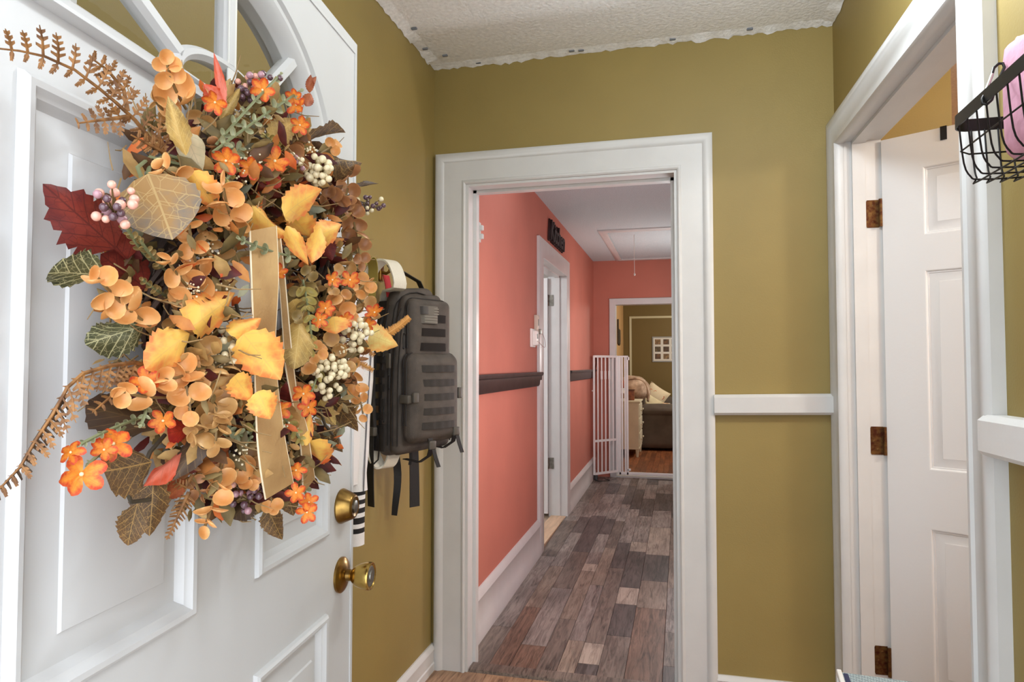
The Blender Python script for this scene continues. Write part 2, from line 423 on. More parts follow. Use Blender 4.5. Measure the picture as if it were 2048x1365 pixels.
# ------------------------------------------------------------------ hall floor of separate planks
def wood(name, c1, c2, dark):
    if name in MATS: return MATS[name]
    m = bpy.data.materials.new(name); m.use_nodes = True; nt = m.node_tree; N = nt.nodes; L = nt.links; b = N['Principled BSDF']
    tc = N.new('ShaderNodeTexCoord'); oi = N.new('ShaderNodeObjectInfo'); ad = N.new('ShaderNodeVectorMath'); ad.operation = 'ADD'
    ml = N.new('ShaderNodeMath'); ml.operation = 'MULTIPLY'; ml.inputs[1].default_value = 37.0
    L.new(oi.outputs['Random'], ml.inputs[0]); L.new(tc.outputs['Object'], ad.inputs[0]); L.new(ml.outputs[0], ad.inputs[1])
    mp = N.new('ShaderNodeMapping'); mp.inputs['Scale'].default_value = (1.0, 0.09, 1.0); L.new(ad.outputs[0], mp.inputs[0])
    nz = N.new('ShaderNodeTexNoise'); nz.inputs['Scale'].default_value = 55; nz.inputs['Detail'].default_value = 6; nz.inputs['Roughness'].default_value = .65; nz.inputs['Distortion'].default_value = 1.2
    L.new(mp.outputs[0], nz.inputs['Vector'])
    rp = N.new('ShaderNodeValToRGB'); e = rp.color_ramp.elements; e[0].position = .40; e[1].position = .58; e[0].color = rgb(*c2); e[1].color = rgb(*c1)
    x = rp.color_ramp.elements.new(.31); x.color = rgb(*dark)
    L.new(nz.outputs[0], rp.inputs[0])
    n2 = N.new('ShaderNodeTexNoise'); n2.inputs['Scale'].default_value = 7; n2.inputs['Detail'].default_value = 3
    mp2 = N.new('ShaderNodeMapping'); mp2.inputs['Scale'].default_value = (1, .35, 1); L.new(ad.outputs[0], mp2.inputs[0]); L.new(mp2.outputs[0], n2.inputs['Vector'])
    mx = N.new('ShaderNodeMix'); mx.data_type = 'RGBA'; mx.blend_type = 'MULTIPLY'
    r2_ = N.new('ShaderNodeValToRGB'); r2_.color_ramp.elements[0].position = .35; r2_.color_ramp.elements[1].position = .6
    r2_.color_ramp.elements[0].color = (.55, .53, .53, 1); r2_.color_ramp.elements[1].color = (1, 1, 1, 1)
    L.new(n2.outputs[0], r2_.inputs[0]); mx.inputs[0].default_value = .8
    L.new(rp.outputs[0], mx.inputs[6]); L.new(r2_.outputs[0], mx.inputs[7]); L.new(mx.outputs[2], b.inputs['Base Color'])
    b.inputs['Roughness'].default_value = .42
    bn = N.new('ShaderNodeBump'); bn.inputs['Strength'].default_value = .25; bn.inputs['Distance'].default_value = .002
    L.new(nz.outputs[0], bn.inputs['Height']); L.new(bn.outputs[0], b.inputs['Normal'])
    MATS[name] = m; return m
WD = {'grey': wood('plank grey', (156, 145, 138), (112, 102, 97), (66, 58, 55)), 'dark': wood('plank charcoal', (102, 93, 90), (68, 60, 58), (36, 32, 32)),
      'tan': wood('plank tan', (160, 143, 128), (120, 104, 92), (78, 64, 56)), 'red': wood('plank reddish brown', (134, 106, 90), (92, 70, 58), (50, 38, 32)),
      'pale': wood('plank pale', (184, 170, 156), (150, 135, 122), (100, 86, 76)), 'brown': wood('plank brown', (130, 116, 106), (92, 80, 73), (54, 46, 42))}
fl = struct('floor_hall', MB().box(HX - .02, 0.16, 2.88, YE + .12, -.08, -.008), mat('dark floor seam', (40, 32, 28), .8), 'grey and brown wood plank floor of the hall')
colx = [-0.962, -0.84, -0.748, -0.627, -0.537, -0.457, -0.363, -0.246, -0.087, 0.03, 0.15]
hand = {0: [('brown', 3.33), ('grey', 4.55)], 1: [('red', 3.62), ('tan', 4.35), ('grey', 5.2)], 2: [('red', 3.15), ('grey', 3.95), ('brown', 4.7)],
        3: [('brown', 3.50), ('tan', 4.30), ('pale', 4.45), ('grey', 5.2)], 4: [('tan', 3.25), ('grey', 4.05), ('tan', 4.85)], 5: [('dark', 3.02), ('pale', 3.24), ('brown', 4.4), ('dark', 5.0)],
        6: [('brown', 3.35), ('dark', 3.78), ('pale', 4.05), ('dark', 4.8)], 7: [('red', 3.75), ('tan', 4.2), ('dark', 4.75), ('pale', 5.5)], 8: [('dark', 3.08), ('brown', 3.45), ('grey', 4.1), ('tan', 4.9)]}
r3 = random.Random(11)
for ci in range(len(colx) - 1):
    y = 2.892; seq = list(hand.get(ci, [])); last = None
    while y < YE + .02:
        if seq: kind, y2 = seq.pop(0)
        else:
            kind = r3.choice(['grey', 'grey', 'dark', 'brown', 'tan', 'grey', 'dark', 'brown', 'pale']) if y < 5.5 else r3.choice(['grey', 'dark', 'dark', 'brown', 'brown', 'grey'])
            if kind == last: kind = 'grey' if last != 'grey' else 'dark'
            y2 = y + (r3.uniform(.2, .35) if kind == 'pale' else r3.uniform(.45, 1.1))
        y2 = min(y2, YE + .03)
        if YE + .03 - y2 < .12: y2 = YE + .03
        g = 0.0008
        mb = MB(tf=lambda x, yy, z: (x, yy, z + hz(yy)))
        mb.bbox(colx[ci] + g, colx[ci + 1] - g, y + g, y2 - g, -.008, 0.0, .0012)
        p = mb.build('plank', WD[kind], fl); last = kind; y = y2
# transition strip and entry floor
m = MB(); pr = [(2.815, 0), (2.822, .010), (2.84, .014), (2.885, .014), (2.893, .006)]
A = [m.V(-0.905, y, z) for y, z in pr]; B = [m.V(-0.02, y, z) for y, z in pr]
for i in range(len(pr) - 1): m.F((A[i], A[i + 1], B[i + 1], B[i]))
struct('trim_16', m, WD['brown'], 'brown wood transition strip in the hall doorway', smooth=40)
struct('floor', MB().box(-1.175, .8, 0.13, 2.85, -.06, 0), wood('entry floor wood', (176, 142, 112), (142, 108, 82), (92, 66, 50)), 'brown wood floor of the entry')
# kitchen floor strip and kitchen shell
struct('trim_17', MB().bbox(HX - .125, HX + .004, 4.68, 5.69, -.02, .045, .004), mat('light oak strip', (214, 182, 150), .5, var=(8, .12), stretch=(6, .6, 1)), 'light oak threshold of the kitchen doorway')
struct('floor_kitchen', MB().box(-3.2, HX - .12, 3.0, 7.0, -.06, .03), mat('kitchen vinyl', (176, 156, 134), .5, var=(12, .2)))
m = MB(); m.box(-3.3, -3.2, 2.96, 7.0, -.02, 2.5); m.box(-3.3, HX - .13, 6.9, 7.0, -.02, 2.5); m.box(-3.3, -1.1, 2.90, 2.97, -.02, 2.5); m.box(-3.3, HX - .1, 2.9, 7.0, 2.5, 2.55)
struct('wall_kitchen', m, mat('pale kitchen paint', (206, 206, 200), .7))
# side room shell
SIDE = mat('peach tan wall paint', (222, 176, 122), .6, bump=(120, .1))
m = MB(); m.box(2.9, 3.0, 0.7, 4.4, -.02, 2.7); m.box(.72, 3.0, 4.3, 4.4, -.02, 2.7); m.box(.72, 3.0, .6, .7, -.02, 2.7); m.box(.70, .72, 2.74, 4.4, -.02, 2.7)
struct('wall_side_room', m, SIDE)
struct('floor_side_room', MB().box(.70, 3.0, .6, 4.4, -.06, -.002), WD['brown'])
struct('ceiling_side_room', MB().box(.60, 3.0, .6, 4.4, 2.7, 2.75), CEIL)
# living room shell
m = MB(); m.box(-1.05, -0.95, YE + .06, 11.7, 0, 2.6)
struct('wall_living_left', m, TAN)
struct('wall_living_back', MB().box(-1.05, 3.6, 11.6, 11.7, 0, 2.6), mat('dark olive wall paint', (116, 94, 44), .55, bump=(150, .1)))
m = MB(); m.box(3.5, 3.6, YE + .06, 11.7, 0, 2.6); m.box(0.10, 3.6, YE + .06, YE + .12, 0, 2.6); m.box(-1.05, -.745, YE + .06, YE + .12, 0, 2.6)
struct('wall_living_right', m, TAN)
struct('ceiling_living', MB().box(-1.05, 3.6, YE + .1, 11.7, 2.48, 2.55), CEIL2)
lf = struct('floor_living', MB().box(-1.05, 3.6, YE + .10, 11.7, -.02, .066), mat('living floor seam', (52, 26, 14), .7), 'reddish hardwood floor of the living room')
WR = [wood('hardwood a', (156, 92, 54), (118, 64, 36), (76, 38, 22)), wood('hardwood b', (138, 80, 46), (104, 56, 32), (66, 34, 20)), wood('hardwood c', (170, 106, 64), (130, 74, 42), (84, 44, 26))]
for k in range(16):
    x = -.94 + k * .066; y = YE + .11 - r3.random() * .2
    while y < 11.0:
        y2 = min(y + r3.uniform(.7, 1.6), 11.58)
        MB().bbox(x + .0008, x + .0652, max(y, YE + .11), y2 - .001, .066, .074, .001).build('plank', r3.choice(WR), lf); y = y2
struct('trim_18', MB().bbox(-.713, .06, YE - .005, YE + .12, .06, .085, .004), TRIM, 'pale threshold of the living room doorway')
# panel moulding on the living room back wall
m = MB().mould(lambda s, z, h: (s, 11.6 - h, z), (-0.845 + .035, 1.6, .6, 2.13), [(0, -.001), (0, .01), (.035, .015), (.035, -.001)])
struct('trim_19', m, mat('cream moulding', (206, 196, 160), .5), 'cream panel moulding on the living room back wall')
# unseen ground outside, made pale to bounce daylight onto the ceiling
struct('ground', MB().box(-6, 6, -7, .13, -.15, -.03), mat('pale bounce concrete', (226, 224, 220), .9, var=(6, .08)))
# ------------------------------------------------------------------ front door (door_1)
DL = Vector((-0.652, 1.259, 0)); DD = Vector((0.0951, -0.99547, 0)); DN = Vector((0.99547, 0.0951, 0))
def DP(u, z, h=0.0): return DL + DD * u + DN * h + Vector((0, 0, z))
DW = 0.926; DH = 2.002; FC = 0.463
d1 = empty('door_1', DL + DD * DW, 'white front door with fan window standing open on the left', None, kind='structure')
def ell(a, h, z0, n=28, c=FC):
    return [(c + a * math.cos(math.pi * k / n), z0 + h * math.sin(math.pi * k / n)) for k in range(n + 1)]
panels = [(0.129, 0.380, 1.013, 1.598), (0.527, 0.797, 1.013, 1.598), (0.129, 0.380, 0.24, 0.872), (0.527, 0.797, 0.24, 0.872)]
holes = [[(a, c), (b, c), (b, e), (a, e)] for a, b, c, e in panels] + [ell(0.322, 0.250, 1.672)]
MB().poly([(0, .012), (DW, .012), (DW, DH), (0, DH)], holes, DP, -0.044, 0.0).build('slab', DOORPAINT, d1)
for (a, b, c, e) in panels:
    MB().mould(DP, (a, b, c, e), [(0, -.03), (0, 0.0), (-.002, .006), (-.006, .009), (-.012, .008), (-.016, .003), (-.020, .001), (-.024, -.005), (-.027, -.008), (-.031, -.008), (-.059, .000), (-.061, .003), (-.063, .0035)], fill=True).build('panel', DOORPAINT, d1, 25)
# thin edge bead around the slab
MB().mould(DP, (0.010, DW - .01, .03, DH - .02), [(0, -.001), (0, .0025), (-.003, .003), (-.006, .0025), (-.006, -.001)]).build('edge_bead', DOORPAINT, d1, 40)
# fan window: outer frame, hub, spokes, panes
def fan_sweep(rows, base=True):
    """rows: (a, h, z0, height) nested arches swept as one frame"""
    mb = MB(); R = []
    for a, h, z0, hh in rows:
        P = ell(a, h, z0, 32); R.append([mb.V(DP(u, z, hh)) for u, z in P])
    n = len(R[0])
    for i in range(len(R) - 1):
        for k in range(n):
            k2 = (k + 1) % n
            mb.F((R[i][k], R[i][k2], R[i + 1][k2], R[i + 1][k]))
    return mb
fan_sweep([(.337, .263, 1.667, -.002), (.337, .263, 1.667, .010), (.330, .257, 1.669, .016), (.316, .247, 1.673, .016), (.308, .241, 1.676, .010), (.290, .224, 1.682, .012), (.276, .210, 1.687, .006), (.264, .198, 1.692, -.006), (.258, .192, 1.694, -.012), (.258, .192, 1.694, -.03)]).build('window_frame', DOORPAINT, d1, 30)
fan_sweep([(.128, .060, 1.694, -.018), (.128, .060, 1.694, -.004), (.120, .054, 1.696, .003), (.108, .046, 1.698, .003), (.098, .038, 1.700, -.004), (.098, .038, 1.700, -.018)]).build('window_hub', DOORPAINT, d1, 30)
zc0 = 1.697
def bar(ang_deg, r0, r1):
    t = math.radians(ang_deg); c, s = math.cos(t), math.sin(t)
    def on(a, h): return Vector((FC + a * c, zc0 + h * s))
    p = on(.116, .052) ; q = on(.266, .202)
    d = (q - p).normalized(); w = Vector((-d.y, d.x))
    mb = MB(); pr = [(-.0115, -.018), (-.0115, -.004), (-.006, .003), (.006, .003), (.0115, -.004), (.0115, -.018)]
    A = [mb.V(DP(*(p + w * k), h)) for k, h in pr]; B = [mb.V(DP(*(q + w * k), h)) for k, h in pr]
    for i in range(len(pr)): mb.F((A[i], A[(i + 1) % 6], B[(i + 1) % 6], B[i]))
    mb.F(A); mb.F(list(reversed(B))); return mb
angs = [23, 90, 135]
for a_ in angs: bar(a_, 0, 0).build('window_spoke', DOORPAINT, d1, 30)
gm = bpy.data.materials.new('window glass'); gm.use_nodes = True
nt = gm.node_tree; nt.nodes.remove(nt.nodes['Principled BSDF']); go = nt.nodes['Material Output']
tr = nt.nodes.new('ShaderNodeBsdfTransparent'); tr.inputs[0].default_value = (.97, .975, .97, 1); gl = nt.nodes.new('ShaderNodeBsdfGlossy'); gl.inputs['Roughness'].default_value = .02
fr = nt.nodes.new('ShaderNodeFresnel'); fr.inputs[0].default_value = 1.45; mxs = nt.nodes.new('ShaderNodeMixShader')
ge = nt.nodes.new('ShaderNodeNewGeometry'); mm_ = nt.nodes.new('ShaderNodeMath'); mm_.operation = 'SUBTRACT'; mm_.inputs[0].default_value = 1.0; nt.links.new(ge.outputs['Backfacing'], mm_.inputs[1]); m2_ = nt.nodes.new('ShaderNodeMath'); m2_.operation = 'MULTIPLY'; nt.links.new(fr.outputs[0], m2_.inputs[0]); nt.links.new(mm_.outputs[0], m2_.inputs[1]); nt.links.new(m2_.outputs[0], mxs.inputs[0]); nt.links.new(tr.outputs[0], mxs.inputs[1]); nt.links.new(gl.outputs[0], mxs.inputs[2]); nt.links.new(mxs.outputs[0], go.inputs[0])
edges = [0] + angs + [180]
for i in range(len(edges) - 1):
    t0, t1 = math.radians(edges[i]), math.radians(edges[i + 1]); outer = []; inner = []
    for k in range(9):
        t = t0 + (t1 - t0) * k / 8
        outer.append((FC + .27 * math.cos(t), zc0 - .002 + .204 * math.sin(t))); inner.append((FC + .11 * math.cos(t), zc0 + .047 * math.sin(t)))
    MB().poly(outer + inner[::-1], [], DP, -.0135, -.0105).build('pane', gm, d1)
MB().poly(ell(.10, .040, 1.699, 16), [], DP, -.0135, -.0105).build('pane', gm, d1)
# back frame of the window (room side), seen through the glass
fan_sweep([(.33, .255, 1.668, -.042), (.33, .255, 1.668, -.056), (.31, .240, 1.675, -.058), (.288, .216, 1.684, -.05), (.288, .216, 1.684, -.024)]).build('window_back_frame', DOORPAINT, d1, 30)
# hardware
o = DP(.062, 1.055, 0)
db = MB().lathe(o, DN, [(0, 0), (0, .033), (.003, .034), (.006, .033), (.026, .024), (.028, .0225), (.0295, .019), (.0285, .0175), (.0285, 0)], 28).build('deadbolt', BRASS, d1, 35)
MB().lathe(o + DN * .028, DN, [(0, .012), (.0022, .012), (.0025, .0115), (.0025, 0)], 20).build('lock_cylinder', STEEL, db, 35)
o = DP(.062, .922, 0)
kb = MB().lathe(o, DN, [(0, 0), (0, .034), (.004, .034), (.007, .031), (.011, .022), (.014, .012), (.022, .0105)], 32).build('knob_rose', BRASS, d1, 35)
MB().lathe(o + DN * .02, DN, [(0, .0105), (.004, .0115), (.007, .015), (.014, .0205), (.022, .0235), (.034, .0262), (.040, .0265), (.043, .0255), (.0435, .023), (.041, .021), (.041, 0)], 32).build('knob', BRASSB, kb, 35)
MB().lathe(o + DN * .060, DN, [(0, .0195), (.0015, .0195), (.0025, .0185), (.0025, .010), (.004, .0095), (.004, 0)], 24).build('keyhole_plate', STEEL, kb, 35)
# latch plate and hinges on the slab edges
m = MB()
def dbox(m, u0, u1, z0, z1, h0, h1):
    i = [m.V(DP(u, z, h)) for h in (h0, h1) for z in (z0, z1) for u in (u0, u1)]
    for q in ((0, 2, 3, 1), (4, 5, 7, 6), (0, 1, 5, 4), (2, 6, 7, 3), (0, 4, 6, 2), (1, 3, 7, 5)): m.F([i[k] for k in q])
dbox(m, -.002, .001, .89, .95, -.034, -.010); dbox(m, -.008, .0, .912, .932, -.028, -.016); m.build('latch_plate', BRASS, d1)
for z in (.28, 1.0, 1.75):
    m = MB(); m.tube([DP(DW + .004, z, -.046), DP(DW + .004, z + .1, -.046)], .007, 10); dbox(m, DW - .0005, DW + .002, z, z + .1, -.044, -.006); m.build('hinge', BRASS, d1, 35)

# ------------------------------------------------------------------ side room door (door_2)
HG = Vector((0.722, 2.692, 0)); LD = Vector((0.858, -0.513, 0)).normalized(); LN = Vector((LD.y, -LD.x, 0))   # LN faces the camera side
if LN.dot(CAM - HG) < 0: LN = -LN
def LP(s, z, h=0.0): return HG + LD * s + LN * h + Vector((0, 0, z))
d2 = empty('door_2', HG, 'white six panel door opened into the side room on the right', None, kind='structure')
pn = [(.132, .362, 1.790, 2.032), (.450, .680, 1.790, 2.032), (.132, .362, .966, 1.664), (.450, .680, .966, 1.664), (.132, .362, .22, .762), (.450, .680, .22, .762)]
MB().poly([(0, .012), (.812, .012), (.812, 2.157), (0, 2.157)], [[(a, c), (b, c), (b, e), (a, e)] for a, b, c, e in pn], LP, -.035, 0).build('slab', DOOR2PAINT, d2)
for a, b, c, e in pn:
    MB().mould(LP, (a, b, c, e), [(0, -.012), (0, 0), (-.003, -.001), (-.006, -.006), (-.010, -.006), (-.012, -.009), (-.017, -.009), (-.040, -.003), (-.042, -.002)], fill=True).build('panel', DOOR2PAINT, d2, 25)
for z in (1.838, 1.004, .215):
    m = MB(); zz = z
    m.tube([LP(-.004, zz, .006), LP(-.004, zz + .102, .006)], .0062, 10)
    rb = MB(); 
    # leaf on the jamb: flat plate on the far jamb face
    i0, i1 = -.118, -.074
    P = [mpR(.1185, zz, i0), mpR(.1185, zz + .102, i0), mpR(.1185, zz + .102, i1 - .004), mpR(.1185, zz + .094, i1), mpR(.1185, zz + .008, i1), mpR(.1185, zz, i1 - .004)]
    Q = [Vector(p) + Vector((0, -.0025, 0)) for p in P]
    a = [m.V(p) for p in P]; b = [m.V(p) for p in Q]; m.F(b); m.F(list(reversed(a)))
    for k in range(6): m.F((a[k], a[(k + 1) % 6], b[(k + 1) % 6], b[k]))
    h = m.build('hinge', BRASSOLD, d2, 35)
    for k, (dz, dh) in enumerate(((.02, -.10), (.05, -.088), (.082, -.10))):
        q = Vector(mpR(.1185, zz + dz, dh)); MB().lathe(q + Vector((0, -.002, 0)), (0, -1, 0), [(0, .0045), (.0012, .0042), (.0016, .003), (.0016, 0)], 12).build('screw', BRASSOLD, h, 35)
# black over-the-door hook
m = MB(); 
for (s0, s1, z0, z1, h0, h1) in ((.188, .208, 2.112, 2.160, .0005, .003), (.188, .208, 2.1575, 2.160, -.037, .003), (.188, .208, 2.10, 2.16, -.0385, -.0355)):
    i = [m.V(LP(s, z, h)) for h in (h0, h1) for z in (z0, z1) for s in (s0, s1)]
    for q in ((0, 2, 3, 1), (4, 5, 7, 6), (0, 1, 5, 4), (2, 6, 7, 3), (0, 4, 6, 2), (1, 3, 7, 5)): m.F([i[k] for k in q])
tag(m.build('over_door_hook', BLACK), 'small black strap hook over the top edge of the side room door', 'hook')

# ------------------------------------------------------------------ kitchen door (door_3)
d3 = empty('door_3', (HX - .15, 5.665, .05), 'white kitchen door opened flat away from the hall', None, kind='structure')
def KP(s, z, h=0.0): return Vector((HX - .148 - s, 5.672 - h, z))
pk = [(.12, .34, 1.15, 1.9), (.46, .68, 1.15, 1.9), (.12, .34, .3, .95), (.46, .68, .3, .95)]
MB().poly([(0, .06), (.80, .06), (.80, 2.085), (0, 2.085)], [[(a, c), (b, c), (b, e), (a, e)] for a, b, c, e in pk], KP, -.035, 0).build('slab', DOOR2PAINT, d3)
for a, b, c, e in pk:
    MB().mould(KP, (a, b, c, e), [(0, -.012), (0, 0), (-.006, -.006), (-.012, -.009), (-.040, -.003)], fill=True).build('panel', DOOR2PAINT, d3, 25)
for z in (1.845, .44):
    m = MB(); m.tube([(HX - .146, 5.684, z), (HX - .146, 5.684, z + .095)], .007, 10); m.box(HX - .142, HX - .10, 5.695, 5.7005, z, z + .095)
    m.box(HX - .142, HX - .10, 5.6935, 5.6965, z, z + .095)
    m.build('hinge', STEEL, d3, 35)
# ------------------------------------------------------------------ autumn wreath on the front door
WC = DP(0.46, 1.415, 0.05)
wr = empty('autumn_wreath', WC, 'autumn wreath of orange leaves, berries and ferns with tan ribbon on the front door', 'wreath')
rw = random.Random(21)
def wof(px): return 0.055 + 0.06 * max(0.0, min(1.0, (px - 330) / 420.0))
def WP(px, py, layer=0.0, w=None):
    ww = (wof(px) if w is None else w) + layer * 0.02
    return hit(px, py, DN, DL + DN * ww)
def pxm(p): return depth(p) / F           # metres per pixel at that point
def tocam(p): return (CAM - Vector(p)).normalized()

def leafmat(name, c1, c2, vein, vw=0.09, n=6.0, k=5.0, ret=0.0, rough=0.55, edge=0.55, transl=0.22):
    m = bpy.data.materials.new(name); m.use_nodes = True; nt = m.node_tree; N = nt.nodes; L = nt.links; b = N['Principled BSDF']
    uv = N.new('ShaderNodeUVMap'); sp = N.new('ShaderNodeSeparateXYZ'); L.new(uv.outputs[0], sp.inputs[0])
    def M(op, a, b_=None, c=None):
        x = N.new('ShaderNodeMath'); x.operation = op
        for i, q in enumerate((a, b_, c)):
            if q is None: continue
            if isinstance(q, (int, float)): x.inputs[i].default_value = q
            else: L.new(q, x.inputs[i])
        return x.outputs[0]
    d = M('ABSOLUTE', M('SUBTRACT', sp.outputs[0], 0.5)); v = sp.outputs[1]
    fr_ = M('FRACT', M('SUBTRACT', M('MULTIPLY', v, n), M('MULTIPLY', d, k)))
    side = M('LESS_THAN', M('MINIMUM', fr_, M('SUBTRACT', 1.0, fr_)), vw)
    mid = M('LESS_THAN', d, 0.013)
    veins = M('MAXIMUM', side, mid)
    if ret:
        vo = N.new('ShaderNodeTexVoronoi'); vo.feature = 'DISTANCE_TO_EDGE'; vo.inputs['Scale'].default_value = ret; L.new(uv.outputs[0], vo.inputs['Vector'])
        veins = M('MAXIMUM', veins, M('MULTIPLY', M('LESS_THAN', vo.outputs['Distance'], 0.026), 0.7))
    nz = N.new('ShaderNodeTexNoise'); nz.inputs['Scale'].default_value = 5; nz.inputs['Detail'].default_value = 4; L.new(uv.outputs[0], nz.inputs['Vector'])
    g = M('ADD', M('ADD', M('MULTIPLY', v, edge), M('MULTIPLY', d, 0.9)), M('MULTIPLY', M('SUBTRACT', nz.outputs[0], 0.5), 1.1))
    rp = N.new('ShaderNodeValToRGB'); rp.color_ramp.elements[0].position = .30; rp.color_ramp.elements[1].position = .80
    rp.color_ramp.elements[0].color = rgb(*c1); rp.color_ramp.elements[1].color = rgb(*c2); L.new(g, rp.inputs[0])
    mx = N.new('ShaderNodeMix'); mx.data_type = 'RGBA'; L.new(M('MULTIPLY', veins, 0.6), mx.inputs[0]); L.new(rp.outputs[0], mx.inputs[6]); mx.inputs[7].default_value = rgb(*vein)
    L.new(mx.outputs[2], b.inputs['Base Color']); b.inputs['Roughness'].default_value = rough
    tr = N.new('ShaderNodeBsdfTranslucent'); L.new(mx.outputs[2], tr.inputs[0]); ms = N.new('ShaderNodeMixShader'); ms.inputs[0].default_value = transl
    L.new(b.outputs[0], ms.inputs[1]); L.new(tr.outputs[0], ms.inputs[2]); L.new(ms.outputs[0], N['Material Output'].inputs[0])
    bn = N.new('ShaderNodeBump'); bn.inputs['Strength'].default_value = .35; bn.inputs['Distance'].default_value = .002; L.new(veins, bn.inputs['Height']); L.new(bn.outputs[0], b.inputs['Normal'])
    return m
LM = {
 'fall': leafmat('yellow orange leaf', (252, 200, 96), (240, 138, 74), (236, 184, 100), .04, 5, 3),
 'pale': leafmat('pale yellow leaf', (253, 226, 140), (250, 178, 96), (240, 196, 110), .04, 5, 3),
 'maroon': leafmat('dark red leaf', (132, 48, 36), (96, 26, 26), (70, 22, 22), .05, 5, 4, 9),
 'red': leafmat('red leaf', (206, 66, 44), (176, 36, 40), (150, 40, 34), .05, 5, 3),
 'pink': leafmat('pink red leaf', (232, 128, 104), (216, 80, 44), (206, 110, 90), .05, 5, 3),
 'green': leafmat('dark green leaf with cream veins', (92, 92, 60), (48, 54, 34), (226, 220, 168), .06, 5, 3.5, 10, edge=.35),
 'goldgrey': leafmat('grey gold leaf', (148, 110, 56), (114, 100, 84), (184, 156, 100), .03, 5, 3, 6, transl=.06),
 'gold': leafmat('gold leaf', (204, 166, 92), (158, 128, 74), (224, 196, 124), .035, 6, 3, 12),
 'brown': leafmat('brown leaf with gold veins', (88, 66, 42), (106, 76, 46), (196, 154, 88), .035, 5, 3.5, 11),
 'darkbrown': leafmat('dark brown leaf', (92, 72, 52), (70, 50, 38), (120, 94, 60), .05, 5, 3.5, 0),
 'cream': leafmat('cream leaf', (226, 212, 176), (206, 196, 160), (190, 182, 150), .03, 4, 3),
 'rust': leafmat('rust leaf', (176, 96, 54), (140, 66, 40), (120, 60, 40), .04, 5, 3),
}
def prof_ovate(t): return (t ** .72) * (1 - t) ** .92 / .318 if 0 < t < 1 else 0
def prof_long(t): return max(0.0, math.sin(math.pi * t ** .85)) if t < 1 else 0
def prof_maple(t):
    a = (t ** .45) * (1 - t) ** 1.05 / .40 if 0 < t < 1 else 0
    return a * (.78 + .34 * ((t * 4.2) % 1.0))
LEAFMESH = {}
def leaf_mesh(kind, shape, var):
    key = (kind, shape, var)
    if key in LEAFMESH: return LEAFMESH[key]
    q = random.Random(hash((shape, var)) % 9999 if False else var * 31 + len(shape)); rows = 16
    pf = {'ovate': prof_ovate, 'long': prof_long, 'maple': prof_maple}[shape]
    fold = (.22, .34, .14, .40)[var % 4]; curl = (.14, -.12, .20, -.16)[var % 4]; wv = (.04, .06, .03, .07)[var % 4]
    serr = {'fall': .10, 'pale': .10, 'pink': .08, 'red': .08, 'cream': .0, 'goldgrey': .04}.get(kind, .11) * (1 if shape != 'long' else .7)
    me = bpy.data.meshes.new('leaf'); V = []; UV = []
    S = (-1, -.55, 0, .55, 1)
    for i in range(rows + 1):
        t = i / rows; h = pf(t)
        h2 = h * (1 + (serr * (1 if i % 2 else -.6)) * (1 if .08 < t < .96 else 0))
        for s in S:
            x = s * .5 * (h2 if abs(s) == 1 else h)
            y = t - (.03 if (abs(s) == 1 and i % 2) else 0) * h
            z = -fold * abs(x) + curl * (t - .3) ** 2 + wv * math.sin(t * 9 + s * 2) * abs(s) * h
            V.append((x, y, z)); UV.append((.5 + x, t))
    Fc = []
    for i in range(rows):
        for j in range(4):
            a = i * 5 + j; Fc.append((a, a + 1, a + 6, a + 5))
    me.from_pydata(V, [], Fc); ul = me.uv_layers.new(name='UVMap')
    for p in me.polygons:
        for li, vi in zip(p.loop_indices, p.vertices): ul.data[li].uv = UV[vi]
    me.polygons.foreach_set('use_smooth', [True] * len(me.polygons)); me.materials.append(LM[kind])
    LEAFMESH[key] = me; return me
def frame(base, tip, width, tilt=(0, 0)):
    y = tip - base; Ln = y.length; yd = y.normalized(); nz = tocam(base.lerp(tip, .5))
    n = (nz + Vector((rw.uniform(-1, 1), rw.uniform(-1, 1), rw.uniform(-1, 1))) * .35)
    n = (n - yd * n.dot(yd)).normalized(); x = yd.cross(n)
    R = Matrix(((x.x * width, y.x, n.x * Ln, base.x), (x.y * width, y.y, n.y * Ln, base.y), (x.z * width, y.z, n.z * Ln, base.z), (0, 0, 0, 1)))
    return R
NL = [0]
def leaf(kind, b, t, wpx, layer=0.0, shape='ovate', tilt=None, stem=True):
    lt = layer + (tilt if tilt is not None else rw.uniform(-.6, .9))
    B = WP(b[0], b[1], layer); T = WP(t[0], t[1], lt, wof(b[0] * .5 + t[0] * .5))
    NL[0] += 1
    return inst(leaf_mesh(kind, shape, NL[0] % 4), 'leaf', frame(B, T, wpx * pxm(B) * 1.12), wr)
